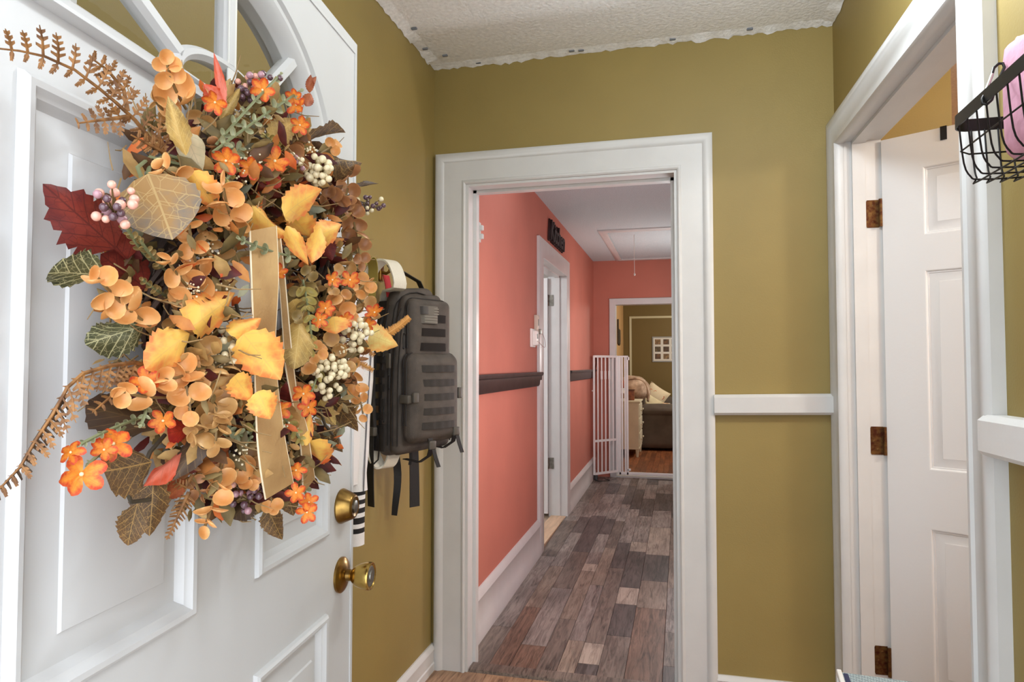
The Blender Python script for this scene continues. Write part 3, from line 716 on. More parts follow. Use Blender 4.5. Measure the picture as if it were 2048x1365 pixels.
# --- hand placed large leaves
for a in [('maroon', (232, 498), (91, 371), 105, 0, 'maple'), ('maroon', (290, 575), (192, 505), 92, -.6, 'maple'), ('maroon', (255, 520), (200, 455), 60, -.4, 'maple'),
          ('green', (207, 552), (87, 540), 72, .5), ('green', (288, 652), (176, 685), 66, .2),
          ('goldgrey', (296, 348), (347, 480), 138, 1.6), ('gold', (372, 312), (335, 193), 38, 2, 'long'), ('cream', (372, 268), (402, 342), 48, 1.6), ('gold', (442, 238), (489, 160), 20, .6, 'long'),
          ('brown', (604, 290), (679, 250), 50, .3), ('brown', (662, 322), (732, 320), 44, .4), ('brown', (302, 925), (195, 948), 92, 1.2), ('brown', (307, 962), (300, 1076), 62, .8), ('brown', (274, 1010), (252, 1098), 46, .8),
          ('darkbrown', (335, 852), (186, 816), 76, -.3), ('darkbrown', (412, 855), (347, 965), 46, 1.3, 'long'), ('brown', (536, 1022), (567, 1083), 38, .4), ('brown', (572, 972), (585, 1028), 42, -.2), ('darkbrown', (505, 1000), (464, 1036), 42, -.2),
          ('brown', (666, 806), (713, 857), 42, 0), ('brown', (661, 857), (690, 909), 36, 0), ('gold', (640, 800), (668, 850), 36, -.3),
          ('fall', (384, 655), (480, 583), 74, 2.2), ('fall', (486, 668), (560, 757), 84, 2.6), ('fall', (455, 664), (524, 634), 40, 2), ('fall', (566, 432), (634, 378), 62, 1.8), ('fall', (590, 438), (624, 482), 52, 1.2),
          ('fall', (502, 412), (579, 478), 48, 1.9, 'long'), ('fall', (573, 452), (618, 532), 32, 2.0, 'long'), ('fall', (640, 456), (622, 532), 34, 1.7, 'long'), ('fall', (636, 474), (688, 448), 46, 1.6),
          ('fall', (378, 668), (282, 740), 66, 1.8), ('fall', (383, 343), (432, 422), 52, 1.8), ('pale', (737, 668), (787, 690), 48, 1.3), ('fall', (516, 783), (542, 840), 52, 2.8), ('fall', (468, 752), (502, 800), 46, 2.4),
          ('fall', (624, 882), (646, 935), 50, 1.3), ('fall', (611, 893), (619, 828), 26, 1.2, 'long'), ('fall', (667, 633), (672, 668), 50, 1.2), ('fall', (520, 470), (480, 440), 36, 1.2),
          ('pink', (380, 892), (288, 967), 38, .6, 'long'), ('red', (382, 858), (324, 869), 38, .5), ('pink', (452, 214), (408, 168), 32, 1.2), ('pink', (450, 206), (428, 106), 17, 1.2, 'long'), ('maroon', (505, 626), (551, 606), 16, 2, 'long'),
          ('darkbrown', (704, 379), (749, 363), 11, 0, 'long'), ('rust', (619, 186), (622, 149), 15, 0, 'long'), ('rust', (621, 187), (611, 214), 20, 0), ('rust', (625, 180), (637, 152), 12, 0, 'long'),
          ('maroon', (470, 260), (440, 320), 40, .2), ('maroon', (520, 370), (575, 400), 40, .2), ('maroon', (640, 470), (665, 520), 34, .1), ('maroon', (505, 700), (480, 640), 36, .4), ('red', (560, 375), (530, 345), 26, .8),
          ('gold', (600, 640), (590, 735), 60, .9), ('gold', (585, 600), (610, 660), 44, .5), ('brown', (440, 255), (470, 215), 36, .4), ('gold', (540, 280), (590, 240), 44, .5), ('maroon', (600, 820), (575, 770), 40, .3),
          ('brown', (350, 830), (300, 800), 50, .2), ('rust', (470, 880), (430, 930), 40, .4), ('rust', (370, 960), (330, 1000), 30, .3)]:
    leaf(*a)
# --- round eucalyptus leaves on stems
def discmat(name, c1, c2):
    m = bpy.data.materials.new(name); m.use_nodes = True; N = m.node_tree.nodes; L = m.node_tree.links; b = N['Principled BSDF']
    uv = N.new('ShaderNodeUVMap'); sp = N.new('ShaderNodeSeparateXYZ'); L.new(uv.outputs[0], sp.inputs[0])
    nz = N.new('ShaderNodeTexNoise'); nz.inputs['Scale'].default_value = 60; tc = N.new('ShaderNodeTexCoord'); L.new(tc.outputs['Object'], nz.inputs['Vector']); nz.inputs['Scale'].default_value = 3
    ad_ = N.new('ShaderNodeMath'); ad_.operation = 'MULTIPLY_ADD'; L.new(nz.outputs[0], ad_.inputs[0]); ad_.inputs[1].default_value = .5; L.new(sp.outputs[0], ad_.inputs[2])
    rp = N.new('ShaderNodeValToRGB'); e = rp.color_ramp.elements; e[0].position = .45; e[1].position = 1.12 / 1.0 if False else 1.0; e[0].color = rgb(*c2); e[1].color = rgb(*c1)
    x = e.new(.92); x.color = rgb(*[(p + q) / 2 for p, q in zip(c1, c2)])
    L.new(ad_.outputs[0], rp.inputs[0]); L.new(rp.outputs[0], b.inputs['Base Color']); b.inputs['Roughness'].default_value = .45
    tr = N.new('ShaderNodeBsdfTranslucent'); L.new(rp.outputs[0], tr.inputs[0]); ms = N.new('ShaderNodeMixShader'); ms.inputs[0].default_value = .2
    L.new(b.outputs[0], ms.inputs[1]); L.new(tr.outputs[0], ms.inputs[2]); L.new(ms.outputs[0], N['Material Output'].inputs[0])
    return m
EU = {'peach': discmat('peach eucalyptus', (248, 202, 140), (222, 152, 84)), 'tan': discmat('tan eucalyptus', (232, 192, 132), (190, 142, 84)), 'rustic': discmat('brown eucalyptus', (206, 152, 102), (154, 102, 64)),
      'olive': discmat('olive eucalyptus', (200, 172, 114), (146, 122, 74)), 'sage': discmat('sage leaf', (196, 194, 154), (146, 148, 114)), 'lime': discmat('yellow green leaf', (216, 194, 120), (164, 148, 82))}
DISC = {}
def disc_mesh(kind, var, oval=1.0):
    key = (kind, var, oval)
    if key in DISC: return DISC[key]
    n = 14; V = [(0, .5, -.10)]; cup = (.50, .75, .32)[var]; ben = (.16, -.14, .30)[var]; U = [0.0]
    for r in (.55, .9, 1.0):
        for k in range(n):
            U.append(r)
            t = 2 * math.pi * k / n; x = .5 * r * math.cos(t) * oval; y = .5 + .5 * r * math.sin(t)
            V.append((x, y, -.10 + cup * (r * .5) ** 2 * 1.6 + ben * (y - .3) ** 2 + (.02 if r == 1.0 else 0) + .03 * math.sin(2 * t + var)))
    Fc = [(0, 1 + k, 1 + (k + 1) % n) for k in range(n)]
    for q in range(2):
        for k in range(n): Fc.append((1 + q * n + k, 1 + (q + 1) * n + k, 1 + (q + 1) * n + (k + 1) % n, 1 + q * n + (k + 1) % n))
    me = bpy.data.meshes.new('leaf'); me.from_pydata(V, [], Fc); me.polygons.foreach_set('use_smooth', [True] * len(me.polygons)); me.materials.append(EU[kind])
    ul = me.uv_layers.new(name='UVMap')
    for p in me.polygons:
        for li, vi in zip(p.loop_indices, p.vertices): ul.data[li].uv = (U[vi] * .72, 0)
    DISC[key] = me; return me
STEMM = mat('stem brown green', (128, 104, 64), .6); STEMG = mat('stem green', (122, 126, 88), .6); STEMD = mat('dark stem', (64, 54, 40), .6)
def disc(kind, node, direction, size, parent, spread=.6, oval=1.0):
    yd = direction.normalized(); n = tocam(node) + Vector((rw.uniform(-1, 1), rw.uniform(-1, 1), rw.uniform(-1, 1))) * spread
    n = (n - yd * n.dot(yd))
    n = n.normalized() if n.length > 1e-6 else yd.orthogonal(); x = yd.cross(n)
    M_ = Matrix(((x.x * size, yd.x * size, n.x * size, node.x), (x.y * size, yd.y * size, n.y * size, node.y), (x.z * size, yd.z * size, n.z * size, node.z), (0, 0, 0, 1)))
    return inst(disc_mesh(kind, rw.randrange(3), oval), 'leaf', M_, parent)
def sprig(kind, b, t, pairs, spx, layer=1.2, bend=12, name='eucalyptus_sprig', oval=1.0, tip=True, spread=1.0, stem=None, sr=.0016, ang=1.05):
    B = WP(*b, layer - .6); T = WP(*t, layer + .2, wof(b[0] * .5 + t[0] * .5))
    mid_ = WP((b[0] + t[0]) / 2 + bend * (t[1] - b[1]) / (abs(t[1] - b[1]) + abs(t[0] - b[0]) + 1), (b[1] + t[1]) / 2 - bend * (t[0] - b[0]) / (abs(t[1] - b[1]) + abs(t[0] - b[0]) + 1), layer)
    P = [B * (1 - s) ** 2 + mid_ * 2 * s * (1 - s) + T * s * s for s in [k / 10 for k in range(11)]]
    st = MB().tube(P, sr, 5).build(name, stem or STEMM, wr, 60)
    for k in range(pairs):
        s = .12 + .80 * k / max(1, pairs - 1); i = min(9, int(s * 10)); f = s * 10 - i
        node = P[i].lerp(P[i + 1], f); d = (P[i + 1] - P[i]).normalized(); nc = tocam(node); side = d.cross(nc).normalized()
        sz = spx * pxm(node) * (1.0 - .35 * s) * rw.uniform(.8, 1.2)
        for sg in (-1, 1):
            if rw.random() < .06: continue
            dr_ = d * math.cos(ang) + side * sg * math.sin(ang) + nc * rw.uniform(-.2, .7)
            if oval == 1.0: dr_ = dr_ + Vector((rw.uniform(-1, 1), rw.uniform(-1, 1), rw.uniform(-1, 1))) * .25
            disc(kind, node, dr_, sz, st, spread, oval)
    if tip: disc(kind, P[-1], P[-1] - P[-2], spx * pxm(P[-1]) * .6, st, spread, oval)
    return st
for a in [('peach', (372, 218), (334, 128), 4, 52, 1.4), ('tan', (400, 250), (425, 200), 2, 40, .6), ('tan', (372, 260), (310, 200), 3, 40, .5), ('peach', (400, 372), (325, 335), 3, 46, 1.6), ('peach', (478, 470), (446, 372), 4, 56, 2.2), ('peach', (300, 652), (195, 556), 5, 54, 1.6),
          ('peach', (404, 562), (378, 446), 5, 48, 1.6), ('peach', (402, 600), (335, 520), 4, 46, 1.2), ('tan', (440, 520), (410, 470), 3, 40, 1.0), ('peach', (345, 795), (243, 783), 3, 52, 1.6), ('peach', (352, 715), (380, 822), 4, 54, 2.0),
          ('peach', (402, 735), (330, 760), 3, 48, 1.8), ('tan', (425, 775), (430, 888), 5, 50, 1.6), ('tan', (480, 760), (440, 840), 4, 44, 1.2), ('peach', (446, 900), (410, 1054), 6, 46, 1.0), ('tan', (395, 690), (430, 740), 3, 44, 1.5),
          ('rustic', (688, 376), (720, 524), 6, 34, .4), ('peach', (655, 650), (735, 565), 5, 36, .8), ('peach', (650, 600), (712, 660), 4, 34, .9), ('peach', (688, 715), (726, 828), 5, 30, .3), ('rustic', (560, 330), (600, 268), 4, 40, .6),
          ('peach', (620, 330), (668, 292), 3, 36, .8), ('rustic', (690, 330), (690, 400), 4, 34, .4), ('tan', (500, 945), (530, 905), 3, 44, 1.2), ('peach', (470, 935), (500, 960), 3, 40, 1.0), ('peach', (520, 960), (545, 1010), 2, 36, .4), ('olive', (585, 620), (620, 545), 4, 32, .6), ('olive', (500, 290), (480, 245), 4, 40, .4),
          ('rustic', (640, 390), (690, 420), 4, 32, .3), ('tan', (640, 680), (690, 740), 4, 32, .6), ('tan', (560, 800), (580, 900), 5, 30, .8), ('rustic', (470, 330), (430, 290), 4, 38, .6), ('tan', (700, 580), (745, 640), 3, 30, .5), ('peach', (600, 740), (640, 700), 3, 32, .7),
          ('tan', (370, 640), (330, 690), 3, 40, 1.0), ('peach', (330, 600), (400, 640), 3, 42, 1.2), ('rustic', (540, 350), (600, 340), 4, 34, .6), ('tan', (430, 840), (385, 870), 3, 46, 1.4), ('tan', (455, 700), (440, 780), 4, 42, 1.3), ('rustic', (350, 900), (400, 990), 4, 34, .5),
          ('olive', (620, 560), (600, 640), 4, 30, .7), ('tan', (700, 520), (660, 580), 4, 30, .6), ('rustic', (720, 690), (700, 760), 4, 28, .4)]:
    sprig(*a)
for a in [('sage', (425, 305), (600, 183), 8, 22, 2.0, 6), ('sage', (432, 290), (560, 150), 6, 18, 1.8, 6), ('sage', (295, 795), (282, 850), 4, 20, 1.8), ('sage', (285, 835), (160, 890), 7, 20, 1.6, -10), ('sage', (250, 855), (175, 930), 5, 16, 1.3, 6), ('sage', (590, 515), (478, 478), 5, 24, 2.2, 8),
          ('lime', (606, 560), (625, 700), 7, 26, 1.2, 6), ('lime', (560, 830), (600, 880), 4, 24, 1.2), ('sage', (600, 590), (650, 640), 5, 20, .9), ('lime', (400, 560), (370, 640), 5, 22, .9), ('olive', (300, 520), (250, 450), 7, 22, .8), ('olive', (330, 540), (280, 480), 7, 22, .8), ('olive', (350, 600), (285, 560), 6, 24, .6),
          ('lime', (500, 870), (540, 800), 4, 22, 1.6), ('lime', (480, 330), (420, 385), 5, 22, 1.6), ('sage', (420, 320), (480, 300), 4, 26, 1.0), ('lime', (640, 720), (620, 790), 5, 24, .8), ('sage', (595, 940), (620, 1030), 4, 18, .4), ('lime', (440, 620), (390, 600), 5, 20, .8), ('sage', (440, 860), (500, 880), 5, 20, 1.2), ('lime', (570, 300), (530, 270), 5, 22, .9)]:
    a = list(a); 
    while len(a) < 7: a.append(8)
    sprig(*a[:7], name='leafy_sprig', oval=.55, spread=.5, stem=STEMG, ang=.8)
# --- bare stems
for P in ([(300, 1000), (262, 1005), (255, 985)], [(330, 870), (300, 905), (292, 925)], [(420, 345), (300, 315), (275, 335), (285, 360)], [(420, 335), (330, 310), (300, 330), (295, 350)], [(500, 690), (480, 640), (470, 600)], [(665, 870), (650, 850), (640, 820)]):
    MB().tube([WP(x, y, .6) for x, y in P], .0022, 6).build('stem', STEMG if P[0][1] < 400 else STEMD, wr, 60)
# --- berries
BER = {'cream': mat('cream berry', (244, 228, 186), .3, var=(80, .12), coat=.3), 'pink': mat('pink berry', (232, 170, 150), .28, coat=.4), 'plum': mat('plum berry', (96, 68, 76), .25, coat=.5), 'mauve': mat('mauve berry', (176, 132, 140), .25, coat=.5)}
BM = {}
for k_, mm in BER.items():
    o_ = MB().ball((0, 0, 0), 1, 10, 7); me_ = bpy.data.meshes.new('berry'); me_.from_pydata([tuple(v) for v in o_.v], [], o_.f); me_.polygons.foreach_set('use_smooth', [True] * len(me_.polygons)); me_.materials.append(mm); BM[k_] = me_
def berries(c, n, rpx, sp, kinds, layer=1.4, sx=1.0, sy=1.0):
    C0 = WP(c[0], c[1], layer); s = pxm(C0); mb = MB(); nodes = []
    root = C0 - tocam(C0) * sp * s * .9 + Vector((0, 0, -.01))
    tries = 0
    while len(nodes) < n and tries < 4000:
        tries += 1
        a = Vector((rw.gauss(0, 1), rw.gauss(0, 1), rw.gauss(0, 1))).normalized() * (rw.random() ** .4) * sp * s
        a = RT * a.x * sx + UP * a.y * sy + FW * a.z * .8; rr = rpx * s * rw.uniform(.8, 1.12)
        if all((a - q).length > (rr + r_) * .92 for q, r_ in nodes): nodes.append((a, rr))
    for a, rr in nodes: mb.tube([root, root.lerp(C0 + a, .6) + Vector((0, 0, .002)), C0 + a], .0008, 4)
    st = mb.build('berry_cluster', STEMM, wr, 60)
    for a, rr in nodes:
        inst(BM[rw.choice(kinds)], 'berry', Matrix.Translation(C0 + a) @ Matrix.Scale(rr, 4), st)
for a in [((228, 410), 22, 9.5, 46, ['pink', 'pink', 'mauve', 'plum']), ((637, 343), 26, 7.5, 30, ['cream']), ((460, 690), 22, 8.8, 36, ['cream']), ((712, 672), 26, 7, 36, ['cream'], 1.2), ((655, 758), 34, 7, 44, ['cream'], 1.2), ((672, 735), 14, 7, 26, ['cream'], 1.2),
          ((500, 985), 30, 7, 42, ['plum', 'pink', 'mauve', 'plum'], .5), ((520, 168), 20, 6.5, 36, ['plum', 'pink', 'mauve'], .8, 1.4, .7), ((498, 185), 10, 7, 22, ['plum'], .6), ((737, 408), 24, 4.8, 30, ['plum', 'cream', 'plum'], .1, 1.2, .8), ((592, 325), 10, 5, 18, ['cream', 'mauve'], 1.0)]:
    berries(*a)
MB().tube([WP(690, 395, .3), WP(706, 385, .3), WP(712, 400, .3), WP(735, 408, .2)], .0012, 5).build('stem', STEMD, wr)
# --- five petalled orange blossoms
PETM = leafmat('orange petal', (240, 150, 52), (204, 66, 40), (232, 120, 44), .02, 4, 2, edge=.62)
CREAMC = mat('cream blossom centre', (240, 222, 170), .5)
def petal_mesh():
    V = []; UV = []; Fc = []; T_ = (0, .2, .45, .7, .88, 1.0); H_ = (.06, .17, .30, .34, .25, .09); n = 5
    for t, h in zip(T_, H_):
        for s in (-1, -.4, .4, 1): V.append((s * h, t * (1 - .03 * abs(s)), -.10 * (1 - abs(s)) + .26 * t * t + .05 * s * t)); UV.append((.5 + s * h, t))
    for i in range(n):
        for j in range(3): a = i * 4 + j; Fc.append((a, a + 1, a + 5, a + 4))
    me = bpy.data.meshes.new('petal'); me.from_pydata(V, [], Fc); ul = me.uv_layers.new(name='UVMap')
    for p in me.polygons:
        for li, vi in zip(p.loop_indices, p.vertices): ul.data[li].uv = UV[vi]
    me.polygons.foreach_set('use_smooth', [True] * len(me.polygons)); me.materials.append(PETM); return me
PM = petal_mesh()
def blossom(x, y, rpx, layer=1.6, n=5):
    c = WP(x, y, layer); r = rpx * pxm(c) * 1.15
    ax = (tocam(c) + Vector((rw.uniform(-1, 1), rw.uniform(-1, 1), rw.uniform(-1, 1))) * .45).normalized(); a = ax.orthogonal().normalized(); b = ax.cross(a); t0 = rw.random() * 6
    ct = MB().ball(c, r * .10, 8, 5).build('blossom', CREAMC, wr, 60)
    for k in range(n):
        t = t0 + 2 * math.pi * k / n + rw.uniform(-.22, .22); yd = a * math.cos(t) + b * math.sin(t) + ax * rw.uniform(-.15, .35); yd.normalize(); x_ = yd.cross(ax).normalized()
        M_ = Matrix(((x_.x * r, yd.x * r, ax.x * r, c.x), (x_.y * r, yd.y * r, ax.y * r, c.y), (x_.z * r, yd.z * r, ax.z * r, c.z), (0, 0, 0, 1)))
        inst(PM, 'petal', M_, ct)
for x, y, r in [(141, 905, 24), (163, 949, 40), (227, 888, 34), (208, 900, 22), (326, 842, 24), (290, 762, 26), (452, 322, 26), (500, 336, 22), (550, 322, 26), (525, 180, 22), (592, 210, 20), (588, 195, 16), (651, 617, 17), (749, 625, 18), (530, 521, 14), (556, 546, 18), (607, 788, 21), (617, 815, 19), (592, 941, 19),
                (592, 986, 19), (614, 1025, 20), (618, 1005, 18), (560, 820, 22), (430, 205, 22), (700, 560, 18), (640, 640, 16), (330, 470, 0), (405, 640, 0), (480, 800, 0), (690, 640, 16), (735, 650, 16), (600, 250, 18), (665, 560, 16)]:
    if r: blossom(x, y, r)
# --- ferns
FERN = mat('dried brown fern', (166, 116, 64), .6, var=(90, .3), c2=(108, 70, 38), transl=.15); FERND = mat('dark brown fern', (96, 68, 42), .6, var=(90, .3), transl=.15); FERNO = mat('orange fern', (226, 164, 84), .6, transl=.2)
def fern(path, lens, spacing, m_, layer=1.0, sides=(1, 1), ang=1.15, leafl=.26, w=None, sr=.0025, direct=None):
    P3 = [WP(x, y, layer, w) for x, y in path]; dense = []
    for i in range(len(P3) - 1):
        for k in range(8): dense.append(P3[i].lerp(P3[i + 1], k / 8))
    dense.append(P3[-1]); mb = MB(); n = len(dense)
    mb.tube(dense, [sr * (1 - .75 * i / n) for i in range(n)], 5)
    tot = sum((dense[i + 1] - dense[i]).length for i in range(n - 1)); s = 0; acc = 0; nxt = spacing; cnt = 0
    for i in range(n - 1):
        seg = (dense[i + 1] - dense[i]).length
        while acc + seg >= nxt:
            p = dense[i].lerp(dense[i + 1], (nxt - acc) / seg); f = nxt / tot; d = (dense[i + 1] - dense[i]).normalized(); nc = tocam(p); side = d.cross(nc).normalized()
            Lp = np.interp(f, [q[0] for q in lens], [q[1] for q in lens]) * pxm(p) * rw.uniform(.85, 1.1)
            for sg in (-1, 1):
                k_ = sides[0] if sg < 0 else sides[1]
                if k_ == 0: continue
                a_ = ang * rw.uniform(.85, 1.1); dirn = (d * math.cos(a_) + side * sg * math.sin(a_) + nc * rw.uniform(-.15, .3)).normalized(); L_ = Lp * k_
                q0 = p; q1 = p + dirn * L_ * .55; q2 = p + dirn * L_ + d * L_ * .10
                mb.tube([q0, q1, q2], [.0011, .0009, .0004], 4)
                if leafl:
                    m2 = max(4, int(L_ / (.0048))); 
                    for j in range(1, m2):
                        t = j / m2; c = q0.lerp(q1, t / .5) if t < .5 else q1.lerp(q2, (t - .5) / .5); ll = min(.0125, L_ * leafl) * (1 - .6 * t)
                        for sg2 in (-1, 1):
                            e = (dirn * .45 + dirn.cross(nc).normalized() * sg2).normalized(); ww = dirn * .0019
                            a0 = mb.V(c - ww); a1 = mb.V(c + ww); a2 = mb.V(c + e * ll + ww * .9); a3 = mb.V(c + e * ll - ww * .3); mb.F((a0, a1, a2, a3))
                else:
                    ww = d * .0016
                    a0 = mb.V(q0 - ww); a1 = mb.V(q0 + ww); a2 = mb.V(q2 + ww * .5); a3 = mb.V(q2 - ww * .5); mb.F((a0, a1, a2, a3))
            nxt += spacing; cnt += 1
        acc += seg
    return mb.build('fern_frond', m_, wr)
fern([(340, 318), (310, 290), (270, 240), (232, 205), (200, 178), (150, 140), (90, 113), (40, 102), (-14, 96)], [(0, 30), (.2, 45), (.45, 52), (.7, 50), (1, 40)], .015, FERN, .6, (.55, 1.1), 1.35)
fern([(256, 234), (225, 238), (190, 242), (155, 247)], [(0, 38), (.5, 30), (1, 10)], .011, FERN, .6, (1, 1), 1.3)
fern([(255, 222), (248, 180), (215, 140), (178, 113)], [(0, 30), (.5, 34), (1, 14)], .010, FERN, .5, (1, 1), 1.2)
fern([(330, 305), (300, 290), (262, 270)], [(0, 30), (1, 12)], .010, FERN, .7, (1, 1), 1.2)
fern([(330, 300), (318, 270), (322, 235)], [(0, 26), (1, 12)], .010, FERN, .7, (1, 1), 1.2)
fern([(300, 735), (272, 726), (220, 732), (165, 748), (135, 775), (105, 830), (72, 880), (40, 935), (-14, 992)], [(0, 60), (.3, 62), (.5, 58), (.7, 46), (.85, 30), (1, 20)], .0105, FERN, 1.0, (1.0, .12), 1.0)
fern([(280, 730), (250, 760), (220, 795), (185, 825)], [(0, 30), (1, 10)], .010, FERN, .8, (1, 1), 1.1)
fern([(130, 790), (100, 838), (70, 882), (40, 935), (-14, 992)], [(0, 30), (1, 20)], .0055, FERND, .9, (1, .15), 1.2, 0)
fern([(378, 985), (362, 1020), (333, 1080)], [(0, 24), (1, 5)], .0045, FERN, .3, (1, 1), 1.2, 0)
fern([(385, 950), (372, 975), (350, 965)], [(0, 20), (1, 8)], .005, FERN, .4, (1, 1), 1.2, 0)
fern([(722, 690), (745, 682), (768, 672), (795, 655), (819, 635)], [(0, 6), (.4, 12), (1, 7)], .0042, FERNO, 0, (1, 1), 1.2, 0)
fern([(715, 690), (735, 700), (748, 712)], [(0, 10), (1, 5)], .0045, FERNO, .4, (1, 1), 1.2, 0); fern([(715, 725), (735, 735), (746, 742)], [(0, 10), (1, 5)], .0045, FERNO, .4, (1, 1), 1.2, 0)
fern([(600, 470), (575, 490), (560, 500)], [(0, 14), (1, 6)], .006, FERND, .5, (1, 1), 1.2, 0)
# --- velvet ribbon tails
VEL = mat('tan velvet ribbon', (196, 158, 104), .75, var=(14, .14), c2=(166, 126, 78), bump=(300, .2)); VELE = mat('cream ribbon edge', (240, 222, 190), .6)
def ribbon(L_, R_, layer0, layer1):
    n = len(L_); A = []; B = []
    for i in range(n):
        la = layer0 + (layer1 - layer0) * i / (n - 1) + .25 * math.sin(i * 1.7)
        A.append(WP(*L_[i], la, .075)); B.append(WP(*R_[i], la + .35, .075))
    def dens(P):
        out = []
        for i in range(len(P) - 1):
            p0 = P[max(i - 1, 0)]; p1 = P[i]; p2 = P[i + 1]; p3 = P[min(i + 2, len(P) - 1)]
            for k in range(5):
                t = k / 5; out.append(.5 * ((2 * p1) + (p2 - p0) * t + (2 * p0 - 5 * p1 + 4 * p2 - p3) * t * t + (3 * p1 - p0 - 3 * p2 + p3) * t ** 3))
        return out + [P[-1]]
    A = dens(A); B = dens(B); C_ = [(a + b) / 2 for a, b in zip(A, B)]
    r_ = MB().strip(C_, [(b - a) / 2 for a, b in zip(A, B)], .0016).build('ribbon_tail', VEL, wr, 40)
    for E_ in (A, B): MB().tube(E_, .0011, 5).build('ribbon_edge', VELE, r_, 60)
ribbon([(545, 458), (558, 560), (566, 660), (572, 740), (590, 830), (602, 900), (606, 988)], [(560, 470), (570, 560), (582, 690), (596, 800), (612, 850), (622, 910), (629, 957)], 1.5, 1.5)
ribbon([(500, 462), (503, 560), (507, 660), (510, 760), (514, 870), (521, 940), (531, 999)], [(552, 452), (556, 560), (550, 690), (556, 780), (568, 870), (577, 920), (586, 966)], 2.2, 2.2)
# --- twig ring, small foliage and baby's breath
VINE = mat('dark grapevine', (66, 44, 30), .75, var=(50, .4), c2=(40, 26, 18)); TWG = mat('tan twig', (150, 122, 80), .7)
mb = MB()
for k in range(26):
    ph = rw.random() * 6.28; tw = rw.uniform(3, 7); rr = rw.uniform(.010, .048); rad = rw.uniform(.0016, .0042); P = []
    for i in range(61):
        t = 2 * math.pi * i / 60; r = .19 + rr * math.cos(tw * t + ph) * .8; P.append(DP(.46 + r * math.cos(t), 1.415 + r * math.sin(t), .046 + rr * .8 * math.sin(tw * t + ph)))
    mb.tube(P, rad, 5, False)
mb.build('grapevine_ring', VINE, wr, 60)
def torus_pt(rmax=.08):
    t = rw.random() * 6.283; ph = rw.uniform(-.7, 3.84); q = rmax * (rw.random() ** .5); r = .19 + q * math.cos(ph)
    return DP(.46 + r * math.cos(t), 1.415 + r * math.sin(t) * 1.06, .035 + max(-.01, q * math.sin(ph))), t
def fill(n, kinds, size, rmax, oval=.45):
    for m_ in kinds:
        mb = MB()
        for k in range(n):
            p, t = torus_pt(rmax); rad_dir = (DD * math.cos(t) + Vector((0, 0, math.sin(t)))); d = (rad_dir * rw.uniform(-.2, 1) + DN * rw.uniform(0, .8) + Vector((rw.uniform(-1, 1), rw.uniform(-1, 1), rw.uniform(-1, 1))) * .8).normalized()
            n_ = (tocam(p) + Vector((rw.uniform(-1, 1), rw.uniform(-1, 1), rw.uniform(-1, 1))) * .8); n_ = (n_ - d * n_.dot(d)).normalized(); x = d.cross(n_); L_ = size * rw.uniform(.6, 1.35); W_ = L_ * oval
            ids = []
            for (yy, hw, zz) in ((0, .08, 0), (.3, .42, .05), (.65, .46, .03), (1, .03, -.08)):
                ids.append([mb.V(p + d * L_ * yy + x * W_ * hw * s + n_ * L_ * (zz - .10 * abs(s) * (1 if hw > .1 else 0))) for s in (-1, 0, 1)])
            for i in range(3):
                for j in range(2): mb.F((ids[i][j], ids[i][j + 1], ids[i + 1][j + 1], ids[i + 1][j]))
        o_ = mb.build('small_foliage', m_, wr, 80, recalc=False); o_['kind'] = 'stuff'
def fm(n_, c, c2): return mat(n_, c, .6, var=(40, .2), c2=c2, transl=.2)
fill(230, [fm('burgundy foliage', (104, 34, 28), (64, 22, 20)), fm('brown foliage', (112, 76, 44), (72, 48, 30)), fm('olive foliage', (132, 110, 62), (92, 78, 44))], .034, .075)
fill(210, [fm('straw foliage', (206, 168, 104), (160, 122, 70)), fm('amber foliage', (214, 144, 74), (172, 100, 46)), fm('khaki foliage', (168, 146, 96), (126, 106, 64))], .028, .082)
fill(90, [fm('orange foliage', (232, 128, 58), (206, 88, 36)), fm('grey sage foliage', (150, 148, 120), (112, 112, 90))], .024, .085)
fill(240, [fm('small straw foliage', (222, 186, 122), (172, 134, 80)), fm('small khaki foliage', (176, 150, 98), (120, 98, 58))], .017, .080)
mb = MB()
for k in range(620):
    p, t = torus_pt(.085); d = ((DD * math.cos(t) + Vector((0, 0, math.sin(t)))) * rw.uniform(-.3, 1) + DN * rw.uniform(-.1, .9) + Vector((rw.uniform(-1, 1), rw.uniform(-1, 1), rw.uniform(-1, 1))) * .9).normalized(); L_ = rw.uniform(.02, .055)
    mb.tube([p, p + d * L_ * .5 + Vector((0, 0, -.003)), p + d * L_], [.0010, .0008, .0005], 4)
o_ = mb.build('small_twigs', TWG, wr); o_['kind'] = 'stuff'
mb = MB()
for (x, y, n_, sp) in [(440, 555, 40, 28), (380, 575, 26, 24), (415, 500, 20, 18), (370, 520, 16, 16), (500, 320, 26, 26), (440, 720, 18, 16), (470, 345, 24, 26), (560, 850, 14, 14), (480, 905, 20, 22), (620, 300, 16, 14), (420, 660, 16, 16), (690, 700, 12, 12)]:
    c = WP(x, y, 1.2); s = pxm(c)
    for k in range(n_): mb.ball(c + (RT * rw.gauss(0, .5) + UP * rw.gauss(0, .5) + FW * rw.gauss(0, .3)) * sp * s, rw.uniform(1.6, 3.0) * s, 5, 3)
o_ = mb.build('baby_breath', mat('cream tiny florets', (232, 218, 184), .6), wr); o_['kind'] = 'stuff'
# wreath hanger over the door
m = MB(); dbox(m, .452, .472, 1.60, 2.0035, .0005, .0025); dbox(m, .452, .472, 2.002, 2.0045, -.046, .0025); dbox(m, .452, .472, 1.95, 2.0035, -.0475, -.045); dbox(m, .452, .472, 1.60, 1.603, .0005, .05); dbox(m, .452, .472, 1.60, 1.62, .048, .051)
m.build('hanger', mat('white hanger strap', (225, 224, 220), .4), wr)
